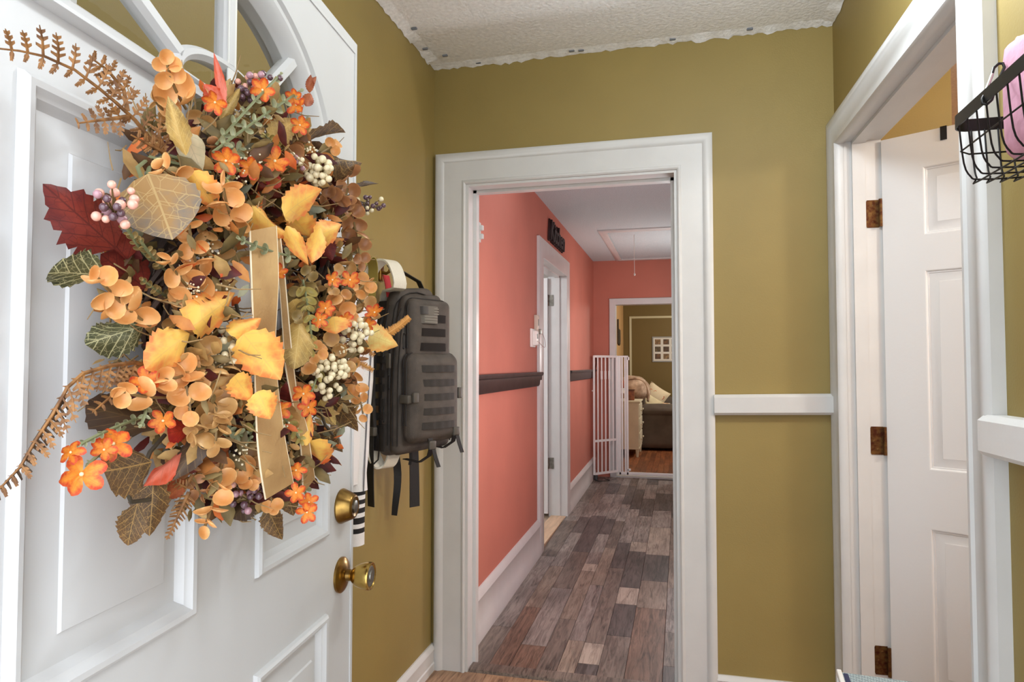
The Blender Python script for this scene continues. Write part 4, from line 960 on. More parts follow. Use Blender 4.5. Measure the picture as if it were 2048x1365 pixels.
# ------------------------------------------------------------------ backpack hanging on the entry wall
PA = math.radians(25); PNF = Vector((math.cos(PA), -math.sin(PA), 0)); PWX = Vector((math.sin(PA), math.cos(PA), 0)); PB = Vector((-0.995, 2.315, 0))
def BP(a, b, z): return PB + PWX * a + PNF * b + Vector((0, 0, z))
FAB = mat('charcoal nylon', (88, 79, 72), .7, var=(26, .16), bump=(420, .25)); FABD = mat('dark charcoal nylon', (46, 41, 39), .72, var=(20, .15), bump=(420, .25)); WEB = mat('black webbing', (27, 25, 25), .65, bump=(600, .3)); WEBG = mat('grey webbing', (48, 43, 39), .7, bump=(600, .3))
PLAST = mat('charcoal plastic', (84, 79, 72), .45); VELC = mat('dark loop panel', (35, 28, 25), .95, bump=(900, .6))
bp = empty('backpack', BP(0, .08, 1.01), 'charcoal tactical backpack hanging from a wall hook beside the front door', 'backpack')
def pbox(name, a0, a1, b0, b1, z0, z1, r, m_, n=6, bulge=(0, 0, 0), parent=None):
    return MB(BP).rbox((a0 + a1) / 2, (b0 + b1) / 2, (z0 + z1) / 2, (a1 - a0) / 2, (b1 - b0) / 2, (z1 - z0) / 2, r, n=n, bulge=bulge, seg=4).build(name, m_, parent or bp, 50)
def taper(z, z0, z1, k): # narrower toward the top
    t = (z - z0) / (z1 - z0); return 1 - k * max(0, t - .35) ** 2 / .42
def tbox(name, a0, a1, b0, b1, z0, z1, r, m_, k=.28, lean=0.0, bulge=(0, .008, 0)):
    def tf(a, b, z):
        t = (z - z0) / (z1 - z0); s = taper(z, z0, z1, k)
        sag = 1 + .03 * math.sin(9 * t + 2 * a) 
        return BP(a * s, b0 + (b - b0) * (1 - .30 * k * t) * sag + lean * t, z + .006 * math.sin(12 * a))
    return MB(tf).rbox((a0 + a1) / 2, (b0 + b1) / 2, (z0 + z1) / 2, (a1 - a0) / 2, (b1 - b0) / 2, (z1 - z0) / 2, r, n=8, bulge=bulge, seg=4).build(name, m_, bp, 50)
tbox('main_compartment', -.140, .140, 0, .070, 1.015, 1.615, .035, FAB, .34)
tbox('middle_compartment', -.134, .134, .062, .112, 1.022, 1.585, .026, FAB, .34)
# arched zip seams along the compartments
def arch(a, b, z0, z1, n=26, k=.34):
    P = []
    for i in range(n + 1):
        t = i / n
        if t < .35: s = t / .35; aa, zz = -a, z0 + (z1 - .07 - z0) * s
        elif t < .65: q = (t - .35) / .30 * math.pi; aa, zz = -a * math.cos(q), z1 - .07 + .07 * math.sin(q)
        else: s = (t - .65) / .35; aa, zz = a, z1 - .07 - (z1 - .07 - z0) * s
        P.append(BP(aa * taper(zz, 1.015, 1.615, k) , b, zz))
    return P
for a, b, z1 in ((.1405, .036, 1.60), (.1355, .066, 1.597), (.1345, .090, 1.572), (.128, .109, 1.562)):
    MB().tube(arch(a, b, 1.05, z1), .0028, 6).build('zip_seam', FABD, bp, 60)
up_ = pbox('upper_pocket', -.094, .104, .095, .142, 1.352, 1.566, .034, FAB, 6, (0, .010, 0))
lo_ = pbox('lower_pocket', -.112, .128, .098, .166, 1.060, 1.372, .040, FAB, 6, (0, .014, .004))
def pockzip(par, a0, a1, b, z0, z1):
    P = [BP(a0, b, z0)]
    for i in range(9): q = math.pi / 2 * i / 8; P.append(BP(a0 + .035 * (1 - math.cos(q)), b, z1 - .035 + .035 * math.sin(q)))
    for i in range(9): q = math.pi / 2 * i / 8; P.append(BP(a1 - .035 * (1 - math.sin(q)), b, z1 - .035 + .035 * math.cos(q)))
    P.append(BP(a1, b, z0)); MB().tube(P, .003, 6).build('zip_seam', FABD, par, 60)
pockzip(up_, -.095, .105, .120, 1.39, 1.567); pockzip(up_, -.095, .105, .109, 1.39, 1.568)
pockzip(lo_, -.113, .129, .135, 1.12, 1.373); pockzip(lo_, -.113, .129, .120, 1.12, 1.374)
def fstrip(name, par, a0, a1, z0, z1, b, m_, th=.004, wave=True, cells=5, dz=0.0):
    mb = MB(BP); n = 20
    rows = []
    for i in range(n + 1):
        t = i / n; a = a0 + (a1 - a0) * t; bb = b + (.0025 * abs(math.sin(t * cells * math.pi)) if wave else 0) + .010 * (1 - (2 * t - 1) ** 2) - .012 * max(0, abs(2 * t - 1) - .7) / .3
        rows.append([mb.V(a, bb, z0 + dz * t), mb.V(a, bb + th, z0 + dz * t), mb.V(a, bb + th, z1 + dz * t), mb.V(a, bb, z1 + dz * t)])
    for i in range(n):
        for k in range(4): mb.F((rows[i][k], rows[i][(k + 1) % 4], rows[i + 1][(k + 1) % 4], rows[i + 1][k]))
    mb.F(rows[0]); mb.F(list(reversed(rows[-1]))); return mb.build(name, m_, par, 50)
for z in (1.497, 1.447, 1.395): fstrip('loop_strip', up_, -.074, .086, z - .014, z + .014, .1425, VELC, .003, False)
for z in (1.318, 1.268, 1.218, 1.168, 1.118): fstrip('webbing', lo_, -.088, .108, z - .012, z + .012, .1665, WEBG)
# subdued flag patch: stripes and a star field
pt = fstrip('flag_patch', up_, -.062, .030, 1.478, 1.540, .147, mat('grey patch', (112, 106, 98), .8, bump=(700, .3)), .005, False)
for k in range(6):
    z = 1.482 + k * .0094; fstrip('stripe', pt, -.060 if k < 3 else -.022, .028, z, z + .004, .1522, mat('pale patch stripe', (136, 130, 120), .8), .001, False)
fstrip('star_field', pt, -.060, -.024, 1.510, 1.538, .1522, mat('dark patch field', (84, 80, 78), .8), .001, False)
# side webbing (facing the camera)
def sstrip(z0, z1, b0, b1, m_, name='side_webbing'):
    mb = MB(BP); n = 8; rows = []
    s = taper((z0 + z1) / 2, 1.015, 1.615, .34)
    for i in range(n + 1):
        t = i / n; b = b0 + (b1 - b0) * t; aa = -.1415 * s - .003 * abs(math.sin(t * 2 * math.pi)) - .002
        rows.append([mb.V(aa, b, z0), mb.V(aa - .004, b, z0), mb.V(aa - .004, b, z1), mb.V(aa, b, z1)])
    for i in range(n):
        for k in range(4): mb.F((rows[i][k], rows[i][(k + 1) % 4], rows[i + 1][(k + 1) % 4], rows[i + 1][k]))
    mb.F(rows[0]); mb.F(list(reversed(rows[-1]))); mb.build(name, m_, bp, 50)
for z in (1.40, 1.35, 1.30, 1.25, 1.20, 1.15): sstrip(z - .013, z + .013, .004, .058, FABD)
sstrip(1.03, 1.12, .003, .06, FABD, 'side_pocket')
# compression buckle, zip pulls
b1 = MB(BP).rbox(-.113, .135, 1.212, .012, .024, .015, .005, n=2).build('side_buckle', PLAST, bp, 40)
MB(BP).rbox(-.098, .165, 1.218, .012, .007, .018, .004, n=2).build('buckle_clasp', PLAST, b1, 40)
MB(BP).rbox(.130, .152, 1.228, .010, .012, .020, .004, n=2).build('side_buckle', PLAST, bp, 40)
for a, b, z in ((-.142, .05, 1.41), (-.140, .078, 1.345), (-.138, .078, 1.30), (-.139, .05, 1.185), (-.110, .125, 1.49), (-.116, .125, 1.44)):
    m = MB(); P = [BP(a, b, z), BP(a - .006, b + .004, z - .012), BP(a - .007, b + .006, z - .05), BP(a - .004, b + .004, z - .055), BP(a - .003, b, z - .015)]
    m.tube(P, .0022, 6); m.ball(P[2], .004, 6, 4); m.build('zip_pull', WEB, bp, 50)
m = MB(BP).rbox(-.150, .085, 1.345, .004, .010, .026, .003, n=2); m.build('tag_plate', PLAST, bp, 40)
# haul handle over the hook
HK = Vector((-1.040, 2.27, 1.692))
P = [BP(-.05, .01, 1.600), BP(-.03, .005, 1.64), HK + Vector((.006, -.012, .006)), HK + Vector((.006, .012, .006)), BP(.05, .02, 1.645), BP(.075, .03, 1.592)]
MB().strip(P, [PNF * .012] * 6, .003).build('haul_handle', WEB, bp, 40)
# shoulder straps
P = [BP(-.09, -.006, 1.56), BP(-.135, -.010, 1.45), BP(-.158, -.006, 1.30), BP(-.162, .0, 1.19), BP(-.158, .004, 1.10)]
MB().strip(P, [PNF * .024] * 5, .014).build('shoulder_strap', FABD, bp, 40)
st = MB().strip([BP(-.158, .004, 1.11), BP(-.162, .006, 1.02), BP(-.160, .006, .92), BP(-.158, .008, .835)], [PNF * .017] * 4, .003).build('strap_tail', WEB, bp, 40)
MB(BP).rbox(-.160, .006, 1.098, .010, .026, .016, .005, n=2).build('ladder_buckle', PLAST, st, 40)
MB().tube([BP(-.152, .03, 1.09), BP(-.146, .036, 1.05), BP(-.150, .034, 1.0), BP(-.158, .02, .985)], .0028, 6).build('cord_loop', WEB, bp, 50)
for (a, b, tw, z1, hw) in ((-.07, .03, .9, .795, .015), (.02, .03, .1, .81, .022), (-.02, .05, .5, .97, .006)):
    n = 9; P = []; S = []
    for i in range(n):
        t = i / (n - 1); z = 1.025 + (z1 - 1.025) * t; P.append(BP(a + .012 * math.sin(t * 4) * tw, b + .008 * t, z)); ang = tw * t * 1.5; S.append((PWX * math.cos(ang) + PNF * math.sin(ang)) * hw * (1 - .25 * tw * t))
    MB().strip(P, S, .0025).build('strap_tail', WEB, bp, 40)
# lower compression straps with buckles at the front
for (a, zz) in ((-.02, 1.045), (.10, 1.085)):
    P = [BP(a, .158, zz + .03), BP(a, .166, zz), BP(a + .004, .150, zz - .035), BP(a - .01, .115, zz - .06), BP(a - .03, .06, zz - .05)]
    s_ = MB().strip(P, [PWX * .011] * 5, .0025).build('compression_strap', WEB, bp, 40)
    MB(BP).rbox(a, .168, zz + .004, .016, .007, .016, .005, n=2).build('strap_buckle', PLAST, s_, 40)
    P = [BP(a + .004, .170, zz - .006), BP(a + .010, .176, zz - .04), BP(a + .022, .180, zz - .075)]
    MB().strip(P, [PWX * .009] * 3, .0022).build('strap_end', WEB, s_, 40)

# ------------------------------------------------------------------ hooks and garments on the entry wall
hk = empty('coat_hook', (-1.07, 2.27, 1.66), 'brass coat hook on the entry wall holding the backpack', 'hook')
MB().rbox(-1.070, 2.27, 1.68, .005, .016, .04, .004, n=2).build('back_plate', BRASS, hk, 40)
MB().tube([(-1.068, 2.27, 1.675), (-1.05, 2.27, 1.668), (-1.038, 2.27, 1.675), (-1.030, 2.27, 1.700)], [.006, .006, .006, .005], 8).build('hook_arm', BRASS, hk, 50)
hk = empty('coat_hook', (-1.07, 1.95, 1.66), 'brass coat hook holding the white knit cardigan', 'hook')
MB().rbox(-1.070, 1.95, 1.68, .005, .016, .04, .004, n=2).build('back_plate', BRASS, hk, 40)
MB().tube([(-1.068, 1.95, 1.675), (-1.05, 1.95, 1.668), (-1.038, 1.95, 1.675), (-1.030, 1.95, 1.700)], [.006, .006, .006, .005], 8).build('hook_arm', BRASS, hk, 50)
# cream canvas strap: a long closed loop hung over the hook
CANV = mat('cream canvas', (232, 226, 210), .8, bump=(350, .4)); CANVI = mat('white knit', (234, 232, 232), .85, bump=(260, .4))
loop_px = [(722, 650), (724, 600), (738, 552), (758, 526), (778, 522), (792, 538), (799, 575)]
top = [atY(x, y, 2.165) for x, y in loop_px]
left = [atY(722, 720, 2.17), atY(730, 800, 2.175), atY(741, 870, 2.18)]; bot = [atY(748, 912, 2.185), atY(762, 934, 2.19), atY(778, 931, 2.20), atY(788, 905, 2.22), atY(792, 860, 2.26)]
up2 = [Vector((-1.045, 2.30, 1.20)), Vector((-1.05, 2.30, 1.40)), Vector((-1.045, 2.26, 1.58))]
def spl(P, closed=True, sub=4):
    n = len(P); out = []
    for i in range(n if closed else n - 1):
        g = (lambda k: P[k % n]) if closed else (lambda k: P[max(0, min(n - 1, k))])
        p0, p1, p2, p3 = g(i - 1), g(i), g(i + 1), g(i + 2)
        for k in range(sub):
            t = k / sub; out.append(.5 * ((2 * p1) + (p2 - p0) * t + (2 * p0 - 5 * p1 + 4 * p2 - p3) * t * t + (3 * p1 - p0 - 3 * p2 + p3) * t ** 3))
    if not closed: out.append(P[-1])
    return out
P = spl(list(reversed(left)) + top + list(reversed(up2)) + list(reversed(bot)))
cs = MB().strip(P + [P[0]], Vector((0.013, .024, 0)), .007).build('canvas_strap', CANV, smooth=40)
tag(cs, 'cream canvas strap looped behind the backpack', 'strap')
m = MB(); P3 = [Vector((-1.055, 2.02, 1.60)), Vector((-1.035, 2.04, 1.668)), Vector((-1.03, 2.09, 1.700)), Vector((-1.04, 2.14, 1.668)), Vector((-1.058, 2.16, 1.58)), Vector((-1.06, 2.13, 1.45)), Vector((-1.06, 2.05, 1.45))]
P = spl(P3); m.strip(P + [P[0]], Vector((.018, 0, 0)), .004)
tag(m.build('olive_strap', mat('olive cotton', (164, 146, 70), .8, bump=(350, .3)), smooth=40), 'olive cotton lanyard loop behind the cream strap', 'strap')
tag(MB().strip([(-1.03, 2.225, 1.655), (-1.02, 2.225, 1.61), (-1.015, 2.225, 1.575)], Vector((.006, .012, 0)), .003).build('red_tag', mat('red label cloth', (196, 52, 60), .7)), 'small red cloth tag under the backpack handle', 'tag')
# white cardigan with a striped cuff
cg = empty('white_cardigan', (-1.04, 2.05, .80), 'white knit cardigan hanging behind the door with black striped cuff', 'cardigan')
def gar(profile, name, m_, n=18):
    mb = MB(); R = []
    for (cx, cy, z, rx, ry, w) in profile:
        R.append([mb.V(cx + rx * math.cos(2 * math.pi * k / n) * (1 + w * math.sin(5 * k * 2 * math.pi / n)), cy + ry * math.sin(2 * math.pi * k / n) * (1 + w * math.cos(3 * 2 * math.pi * k / n)), z) for k in range(n)])
    for i in range(len(R) - 1):
        for k in range(n): mb.F((R[i][k], R[i][(k + 1) % n], R[i + 1][(k + 1) % n], R[i + 1][k]))
    mb.F(list(reversed(R[0]))); mb.F(R[-1]); return mb.build(name, m_, cg, 60)
gar([(-1.035, 1.92, .95, .030, .14, .10), (-1.035, 1.93, 1.15, .032, .15, .10), (-1.035, 1.95, 1.40, .034, .145, .08), (-1.035, 1.95, 1.52, .034, .15, .06), (-1.035, 1.95, 1.58, .030, .13, .05), (-1.036, 1.95, 1.625, .026, .08, .03), (-1.038, 1.95, 1.655, .020, .035, 0), (-1.038, 1.95, 1.694, .008, .010, 0)], 'body', CANVI)
def slv(z): # sleeve centre line from the shoulder to the cuff
    t = (z - .80) / (1.52 - .80); return (-1.025, 1.990 + .075 * max(0, t) ** 1.6, z)
zs = [1.52, 1.40, 1.28, 1.16, 1.06, .98, .925]
gar([(*slv(z), .034 + .004 * math.sin(z * 30), .038 - .004 * (z - .9), .05) for z in reversed(zs)], 'sleeve', CANVI)
KB = mat('black knit stripe', (24, 23, 26), .85, bump=(260, .3)); bands = [(.925, .912, KB), (.912, .898, CANVI), (.898, .884, KB), (.884, .872, CANVI), (.872, .856, KB), (.856, .842, CANVI), (.842, .822, KB), (.822, .808, CANVI), (.808, .792, KB), (.792, .752, CANVI)]
for z1, z0, m_ in bands:
    gar([(*slv(z0), .030, .033, .03), (*slv(z1), .030, .033, .03)], 'cuff_band', m_)
MB().tube([Vector(slv(z)) + Vector((.034, -.012, 0)) for z in zs], .0025, 5).build('seam_piping', mat('grey piping', (120, 118, 122), .8), cg, 60)

# ------------------------------------------------------------------ wire basket with pink pouch on the right wall
def RX(y): return 0.592 + (2.82 - y) * math.tan(A17)
WB = Vector((.56, 1.18, 1.655)); wb = empty('wire_basket', WB, 'black wire basket mounted on the right wall', 'basket')
y0, y1, zr, zb = 1.355, 0.93, 1.762, 1.655; xo = .478; xi = .606
def rim(z, hh, name, ins=0.0):
    c = [(xi, y0), (xo, y0), (xo, y1), (xi, y1)]; P = []
    rr = .028
    P = [Vector((xi, y0, z))] + [Vector((xo + rr - rr * math.sin(q), y0 - rr + rr * math.cos(q), z)) for q in [k * math.pi / 16 for k in range(9)]] + [Vector((xo + rr - rr * math.cos(q), y1 + rr - rr * math.sin(q), z)) for q in [k * math.pi / 16 for k in range(9)]] + [Vector((xi, y1, z)), ]
    MB().strip(P + [Vector((xi, y0, z))], Vector((0, 0, hh)), .0025).build(name, BLACK, wb, 40)
rim(zr, .011, 'rim')
bx0, bx1, by0, by1 = xo + .022, xi - .004, y0 - .02, y1 + .02
k = 0
for y in np.linspace(by0 - .012, by1 + .012, 11):
    P = [Vector((xo + .002, y, zr - .01)), Vector((xo + .008, y, zb + .03)), Vector((xo + .018, y, zb + .006)), Vector((xo + .032, y, zb)), Vector((bx1 - .02, y, zb)), Vector((bx1 - .002, y, zb + .008)), Vector((bx1, y, zb + .03)), Vector((xi, y, zr))]
    MB().tube(spl(P, False, 3), .0016, 6).build('wire', BLACK, wb, 60)
for x in np.linspace(bx0 + .01, bx1 - .008, 5):
    P = [Vector((x, y0 - .002, zr - .01)), Vector((x, y0 - .010, zb + .03)), Vector((x, y0 - .02, zb + .006)), Vector((x, y0 - .036, zb - .002)), Vector((x, y1 + .036, zb - .002)), Vector((x, y1 + .01, zb + .03)), Vector((x, y1, zr))]
    MB().tube(spl(P, False, 3), .0016, 6).build('wire', BLACK, wb, 60)
for z, ins in ((1.708, .006),):
    MB().tube([(xi, y0 - ins, z), (xo + ins + .02, y0 - ins, z), (xo + ins, y0 - ins - .02, z), (xo + ins, y1 + .02, z), (xo + ins + .02, y1 + ins, z), (xi, y1 + ins, z)], .0016, 6).build('wire', BLACK, wb, 60)
MB().rbox(xi + .001, 1.30, 1.745, .003, .022, .018, .002, n=2).build('wall_bracket', BLACK, wb, 40)
MB().rbox(xi + .001, 1.0, 1.745, .003, .022, .018, .002, n=2).build('wall_bracket', BLACK, wb, 40)
PINK = mat('pink fleece', (234, 172, 196), .8, var=(30, .06), bump=(60, .5)); PINKE = mat('cream pink trim', (238, 206, 196), .8)
pp = empty('pink_pouch', (.558, 1.15, 1.66), 'pink cloth pouch standing in the wire basket', 'pouch')
def pinkf(a, b, z):
    t = (z - 1.665) / .22
    return Vector((.556 + b, 1.20 + a, z + (.018 * (abs(a) / .09) ** 2 if t > .8 else 0)))
MB(pinkf).rbox(0, 0, 1.765, .085, .030, .098, .026, n=6, bulge=(0, .008, 0)).build('body', PINK, pp, 60)
P = [Vector((.54, 1.286, 1.69 + .16 * t + 0)) for t in (0, .5, 1)]
MB().tube([(.556, 1.286, 1.69), (.556, 1.288, 1.78), (.556, 1.284, 1.86), (.556, 1.274, 1.876), (.556, 1.25, 1.868), (.556, 1.20, 1.862), (.556, 1.15, 1.870)], .006, 8).build('edge_trim', PINKE, pp, 60)
MB().lathe((.556, 1.278, 1.872), (1, 0, 0), [(-.004, .004), (-.004, .010), (.004, .010), (.004, .004)], 14).build('loop_tab', PINKE, pp, 40)
cb = empty('carabiner', (.52, 1.27, 1.78), 'black and silver carabiner clipping pink pouch to the basket rim', 'carabiner')
A_ = hit(2001, 128, (1, 0, 0), (.515, 0, 0)); B_ = hit(1972, 206, (1, 0, 0), (.478, 0, 0))
d_ = (B_ - A_).normalized(); sd = d_.cross(tocam(A_)).normalized()
def cbp(t, s): return A_.lerp(B_, t) + sd * s
MB().tube([cbp(.30, .006), cbp(.12, .007), cbp(0, .003), cbp(-.02, -.003), cbp(.08, -.007), cbp(.55, -.005), cbp(.92, -.006), cbp(1.03, -.002), cbp(1.03, .004), cbp(.92, .007), cbp(.8, .006)], .0024, 8).build('body', BLACK, cb, 60)
MB().tube([cbp(.28, .006), cbp(.82, .006)], .0026, 8).build('gate', mat('bright steel', (210, 210, 214), .2, 1.0), cb, 60)

# ------------------------------------------------------------------ fabric hamper at the bottom right
HC = hit(1674, 1340, (0, 1, 0), (0, 1.86, 0)); hx, hy, hzt = HC.x, HC.y, HC.z
hm = empty('fabric_hamper', (hx + .16, hy - .14, 0), 'grey blue woven hamper with white frame by the side room doorway', 'hamper')
rot = math.radians(-5)
def HP(a, b, z): return Vector((hx + a * math.cos(rot) - b * math.sin(rot), hy + a * math.sin(rot) + b * math.cos(rot), z))
def weave(name, c1, c2):
    m = bpy.data.materials.new(name); m.use_nodes = True; N = m.node_tree.nodes; L = m.node_tree.links; b = N['Principled BSDF']
    tc = N.new('ShaderNodeTexCoord'); mp = N.new('ShaderNodeMapping'); mp.inputs['Rotation'].default_value = (.6, .3, .8); L.new(tc.outputs['Object'], mp.inputs[0])
    br = N.new('ShaderNodeTexChecker'); br.inputs['Scale'].default_value = 190; br.inputs[1].default_value = rgb(*c1); br.inputs[2].default_value = rgb(*c2); L.new(mp.outputs[0], br.inputs[0]); L.new(br.outputs[0], b.inputs['Base Color']); b.inputs['Roughness'].default_value = .85
    bn = N.new('ShaderNodeBump'); bn.inputs['Strength'].default_value = .5; bn.inputs['Distance'].default_value = .002; L.new(br.outputs['Fac'], bn.inputs['Height']); L.new(bn.outputs[0], b.inputs['Normal'])
    return m
WV = weave('grey blue weave', (168, 184, 188), (126, 142, 148)); NAVY = mat('navy lining', (44, 50, 84), .8); HWH = mat('white hamper frame', (232, 232, 230), .5)
MB(HP).rbox(.17, -.15, hzt / 2 - .004, .165, .142, hzt / 2 - .008, .012, n=2).build('body', WV, hm, 40)
MB(HP).rbox(.17, -.15, hzt - .010, .165, .142, .010, .006, n=2).build('lid', WV, hm, 40)
MB(HP).rbox(.004, -.004, hzt / 2, .006, .006, hzt / 2, .003, n=1).build('frame_post', HWH, hm, 40)
MB(HP).rbox(.338, -.004, hzt / 2, .006, .006, hzt / 2, .003, n=1).build('frame_post', HWH, hm, 40)
MB(HP).rbox(.004, -.298, hzt / 2, .006, .006, hzt / 2, .003, n=1).build('frame_post', HWH, hm, 40)
MB(HP).rbox(.338, -.298, hzt / 2, .006, .006, hzt / 2, .003, n=1).build('frame_post', HWH, hm, 40)
MB(HP).rbox(.004, -.15, hzt - .004, .006, .15, .006, .003, n=1).build('top_rail', HWH, hm, 40)
MB(HP).rbox(.017, -.15, hzt - .008, .006, .13, .0105, .003, n=1).build('navy_binding', NAVY, hm, 40)
# ------------------------------------------------------------------ hall: kitchen sign, thermostat, gate
def text_obj(name, body, size, extrude, offset, shear, m_, M_, parent, bevel=0.0, space=1.0):
    cu = bpy.data.curves.new(name, 'FONT'); cu.body = body; cu.size = size; cu.extrude = extrude; cu.offset = offset; cu.shear = shear; cu.space_character = space
    cu.align_x = 'CENTER'; cu.align_y = 'BOTTOM_BASELINE'; cu.resolution_u = 4; cu.bevel_depth = bevel; cu.materials.append(m_)
    tmp = bpy.data.objects.new('tmp_text', cu); COL.objects.link(tmp); bpy.context.view_layer.update()
    me = bpy.data.meshes.new_from_object(tmp.evaluated_get(bpy.context.evaluated_depsgraph_get())); bpy.data.objects.remove(tmp)
    o = bpy.data.objects.new(name, me); COL.objects.link(o); o.parent = parent; o.matrix_basis = Matrix.Translation(-world_off(parent)) @ M_
    return o
ks = empty('kitchen_sign', (HX + .01, 5.22, 2.27), 'black cut-out script sign reading Kitchen above the kitchen doorway', 'sign')
def wallM(x, y, z): return Matrix(((0, 0, 1, x), (1, 0, 0, y), (0, 1, 0, z), (0, 0, 0, 1)))
SGN = mat('dark stained sign', (38, 26, 26), .6); SGN2 = mat('sign outline', (62, 34, 32), .7)
text_obj('backing', 'Kitchen', .215, .006, .012, .22, SGN2, wallM(HX + .008, 5.225, 2.285), ks, space=.92)
text_obj('lettering', 'Kitchen', .215, .008, .004, .22, SGN, wallM(HX + .022, 5.225, 2.285), ks, space=.92)
WH = mat('white plastic', (236, 232, 226), .4); BEI = mat('beige plastic', (206, 194, 178), .5); LCD = mat('grey screen', (86, 92, 92), .25)
th = empty('thermostat', (HX, 4.37, 1.45), 'white thermostat with small grey screen on the coral wall', 'thermostat')
MB().rbox(HX + .006, 4.375, 1.512, .007, .062, .062, .005, n=2).build('back_plate', WH, th, 40)
MB().rbox(HX + .022, 4.395, 1.512, .014, .040, .050, .006, n=2).build('body', WH, th, 40)
MB().box(HX + .0355, HX + .0372, 4.372, 4.412, 1.508, 1.540).build('screen', LCD, th)
for k in range(3): MB().rbox(HX + .036, 4.376 + .016 * k, 1.490, .002, .005, .004, .0015, n=1).build('button', BEI, th, 40)
al = empty('door_chime', (HX, 4.48, 1.56), 'beige wall unit with dark slot above the thermostat', 'wall unit')
MB().rbox(HX + .012, 4.475, 1.605, .013, .034, .068, .005, n=2).build('body', BEI, al, 40)
MB().box(HX + .0245, HX + .0262, 4.462, 4.482, 1.60, 1.645).build('slot', BLACK, al)
MB().rbox(HX + .030, 4.492, 1.56, .012, .012, .018, .003, n=1).build('clip', STEEL, al, 40)
m = MB(); 
P = [Vector((HX + .02, 4.44, 1.505)), Vector((HX + .035, 4.52, 1.47)), Vector((HX + .04, 4.60, 1.455)), Vector((HX + .04, 4.64, 1.475)), Vector((HX + .036, 4.60, 1.53)), Vector((HX + .03, 4.52, 1.56))]
m.tube(spl(P, False), .0018, 6)
tag(m.build('loose_wire', mat('pink grey wire', (178, 140, 140), .6), smooth=60), 'thin loose wire looping beside the thermostat', 'wire')
# pet gate in the living room doorway
fz = hz(YE) + .02
pg = empty('pet_gate', (-.72, 7.55, hz(7.5)), 'tall white metal pet gate swung open in the living room doorway', 'gate')
def post(x, y, z0, z1, r, name='post', par=None): return MB().rbox(x, y, (z0 + z1) / 2, r, r, (z1 - z0) / 2, .003, n=1).build(name, GATEW, par or pg, 40)
ZT = 1.435
H0 = Vector((-.700, 7.60, 0)); H1 = Vector((-.922, 7.335, 0))   # hinge and free end of the swing panel
sw = (H1 - H0).normalized()
def bar_between(p, q, z, hh, ww, name, par):
    mb = MB(); mb.strip([Vector((p.x, p.y, z)), Vector((q.x, q.y, z))], Vector((0, 0, hh)), ww); return mb.build(name, GATEW, par, 40)
sp_ = bar_between(H0, H1, ZT - .008, .012, .022, 'swing_panel', pg)
bar_between(H0, H1, .145, .012, .020, 'bottom_rail', sp_); bar_between(H0, H1, .50, .012, .014, 'cross_rail', sp_)
n = 7
for k in range(n):
    p = H0.lerp(H1, k / (n - 1)); r = .011 if k in (0, n - 1) else .0075
    post(p.x, p.y, .135, ZT, r, 'bar', sp_)
for k in (2, 3, 4): 
    p = H0.lerp(H1, k / (n - 1)); MB().rbox(p.x, p.y, 1.22, .011, .011, .048, .004, n=1).build('handle_sleeve', GATEW, sp_, 40)
MB().rbox(H1.x - .012, H1.y, 1.05, .012, .006, .008, .003, n=1).build('latch', GATEW, sp_, 40)
for k, x in enumerate((-.690, -.668, -.642, -.610, -.585)): post(x, 7.632 + .0 * k, .10, ZT, .012 if k in (0, 1, 4) else .009, 'frame_post')
MB().rbox(-.637, 7.632, ZT - .006, .063, .010, .009, .003, n=1).build('frame_top', GATEW, pg, 40)
MB().rbox(-.30, 7.632, fz + .028, .38, .012, .016, .004, n=1).build('frame_base', GATEW, pg, 40)
MB().rbox(-.575, 7.632, ZT - .03, .014, .012, .018, .004, n=1).build('top_bolt', GATEW, pg, 40); MB().rbox(-.57, 7.632, .16, .02, .012, .012, .004, n=1).build('top_bolt', GATEW, pg, 40)
# charger and cable behind the gate
ad = empty('power_adapter', (HX + .035, 7.42, hz(7.4)), 'grey power adapter and cable on the floor behind the pet gate', 'adapter')
MB().rbox(HX + .045, 7.46, hz(7.46) + .022, .018, .045, .022, .006, n=2).build('body', mat('grey plastic', (96, 100, 102), .5), ad, 40)
P = [Vector((HX + .03, 7.48, .12)), Vector((HX + .028, 7.50, .22)), Vector((HX + .026, 7.46, .30)), Vector((HX + .03, 7.40, .20)), Vector((HX + .05, 7.36, .085)), Vector((HX + .11, 7.34, .072)), Vector((HX + .20, 7.40, .074)), Vector((HX + .14, 7.46, .075))]
MB().tube(spl(P, False), .004, 6).build('cable', mat('black cable', (30, 30, 32), .5), ad, 60)
m = MB(); m.tube(spl([Vector((HX + .012, 7.55, 1.26)), Vector((HX + .03, 7.50, 1.40)), Vector((HX + .045, 7.47, 1.43)), Vector((HX + .05, 7.50, 1.36)), Vector((HX + .03, 7.53, 1.28))], False), .005, 6)
tag(m.build('leash', BLACK, smooth=60), 'black leash hanging over the dark rail in the hall corner', 'leash')

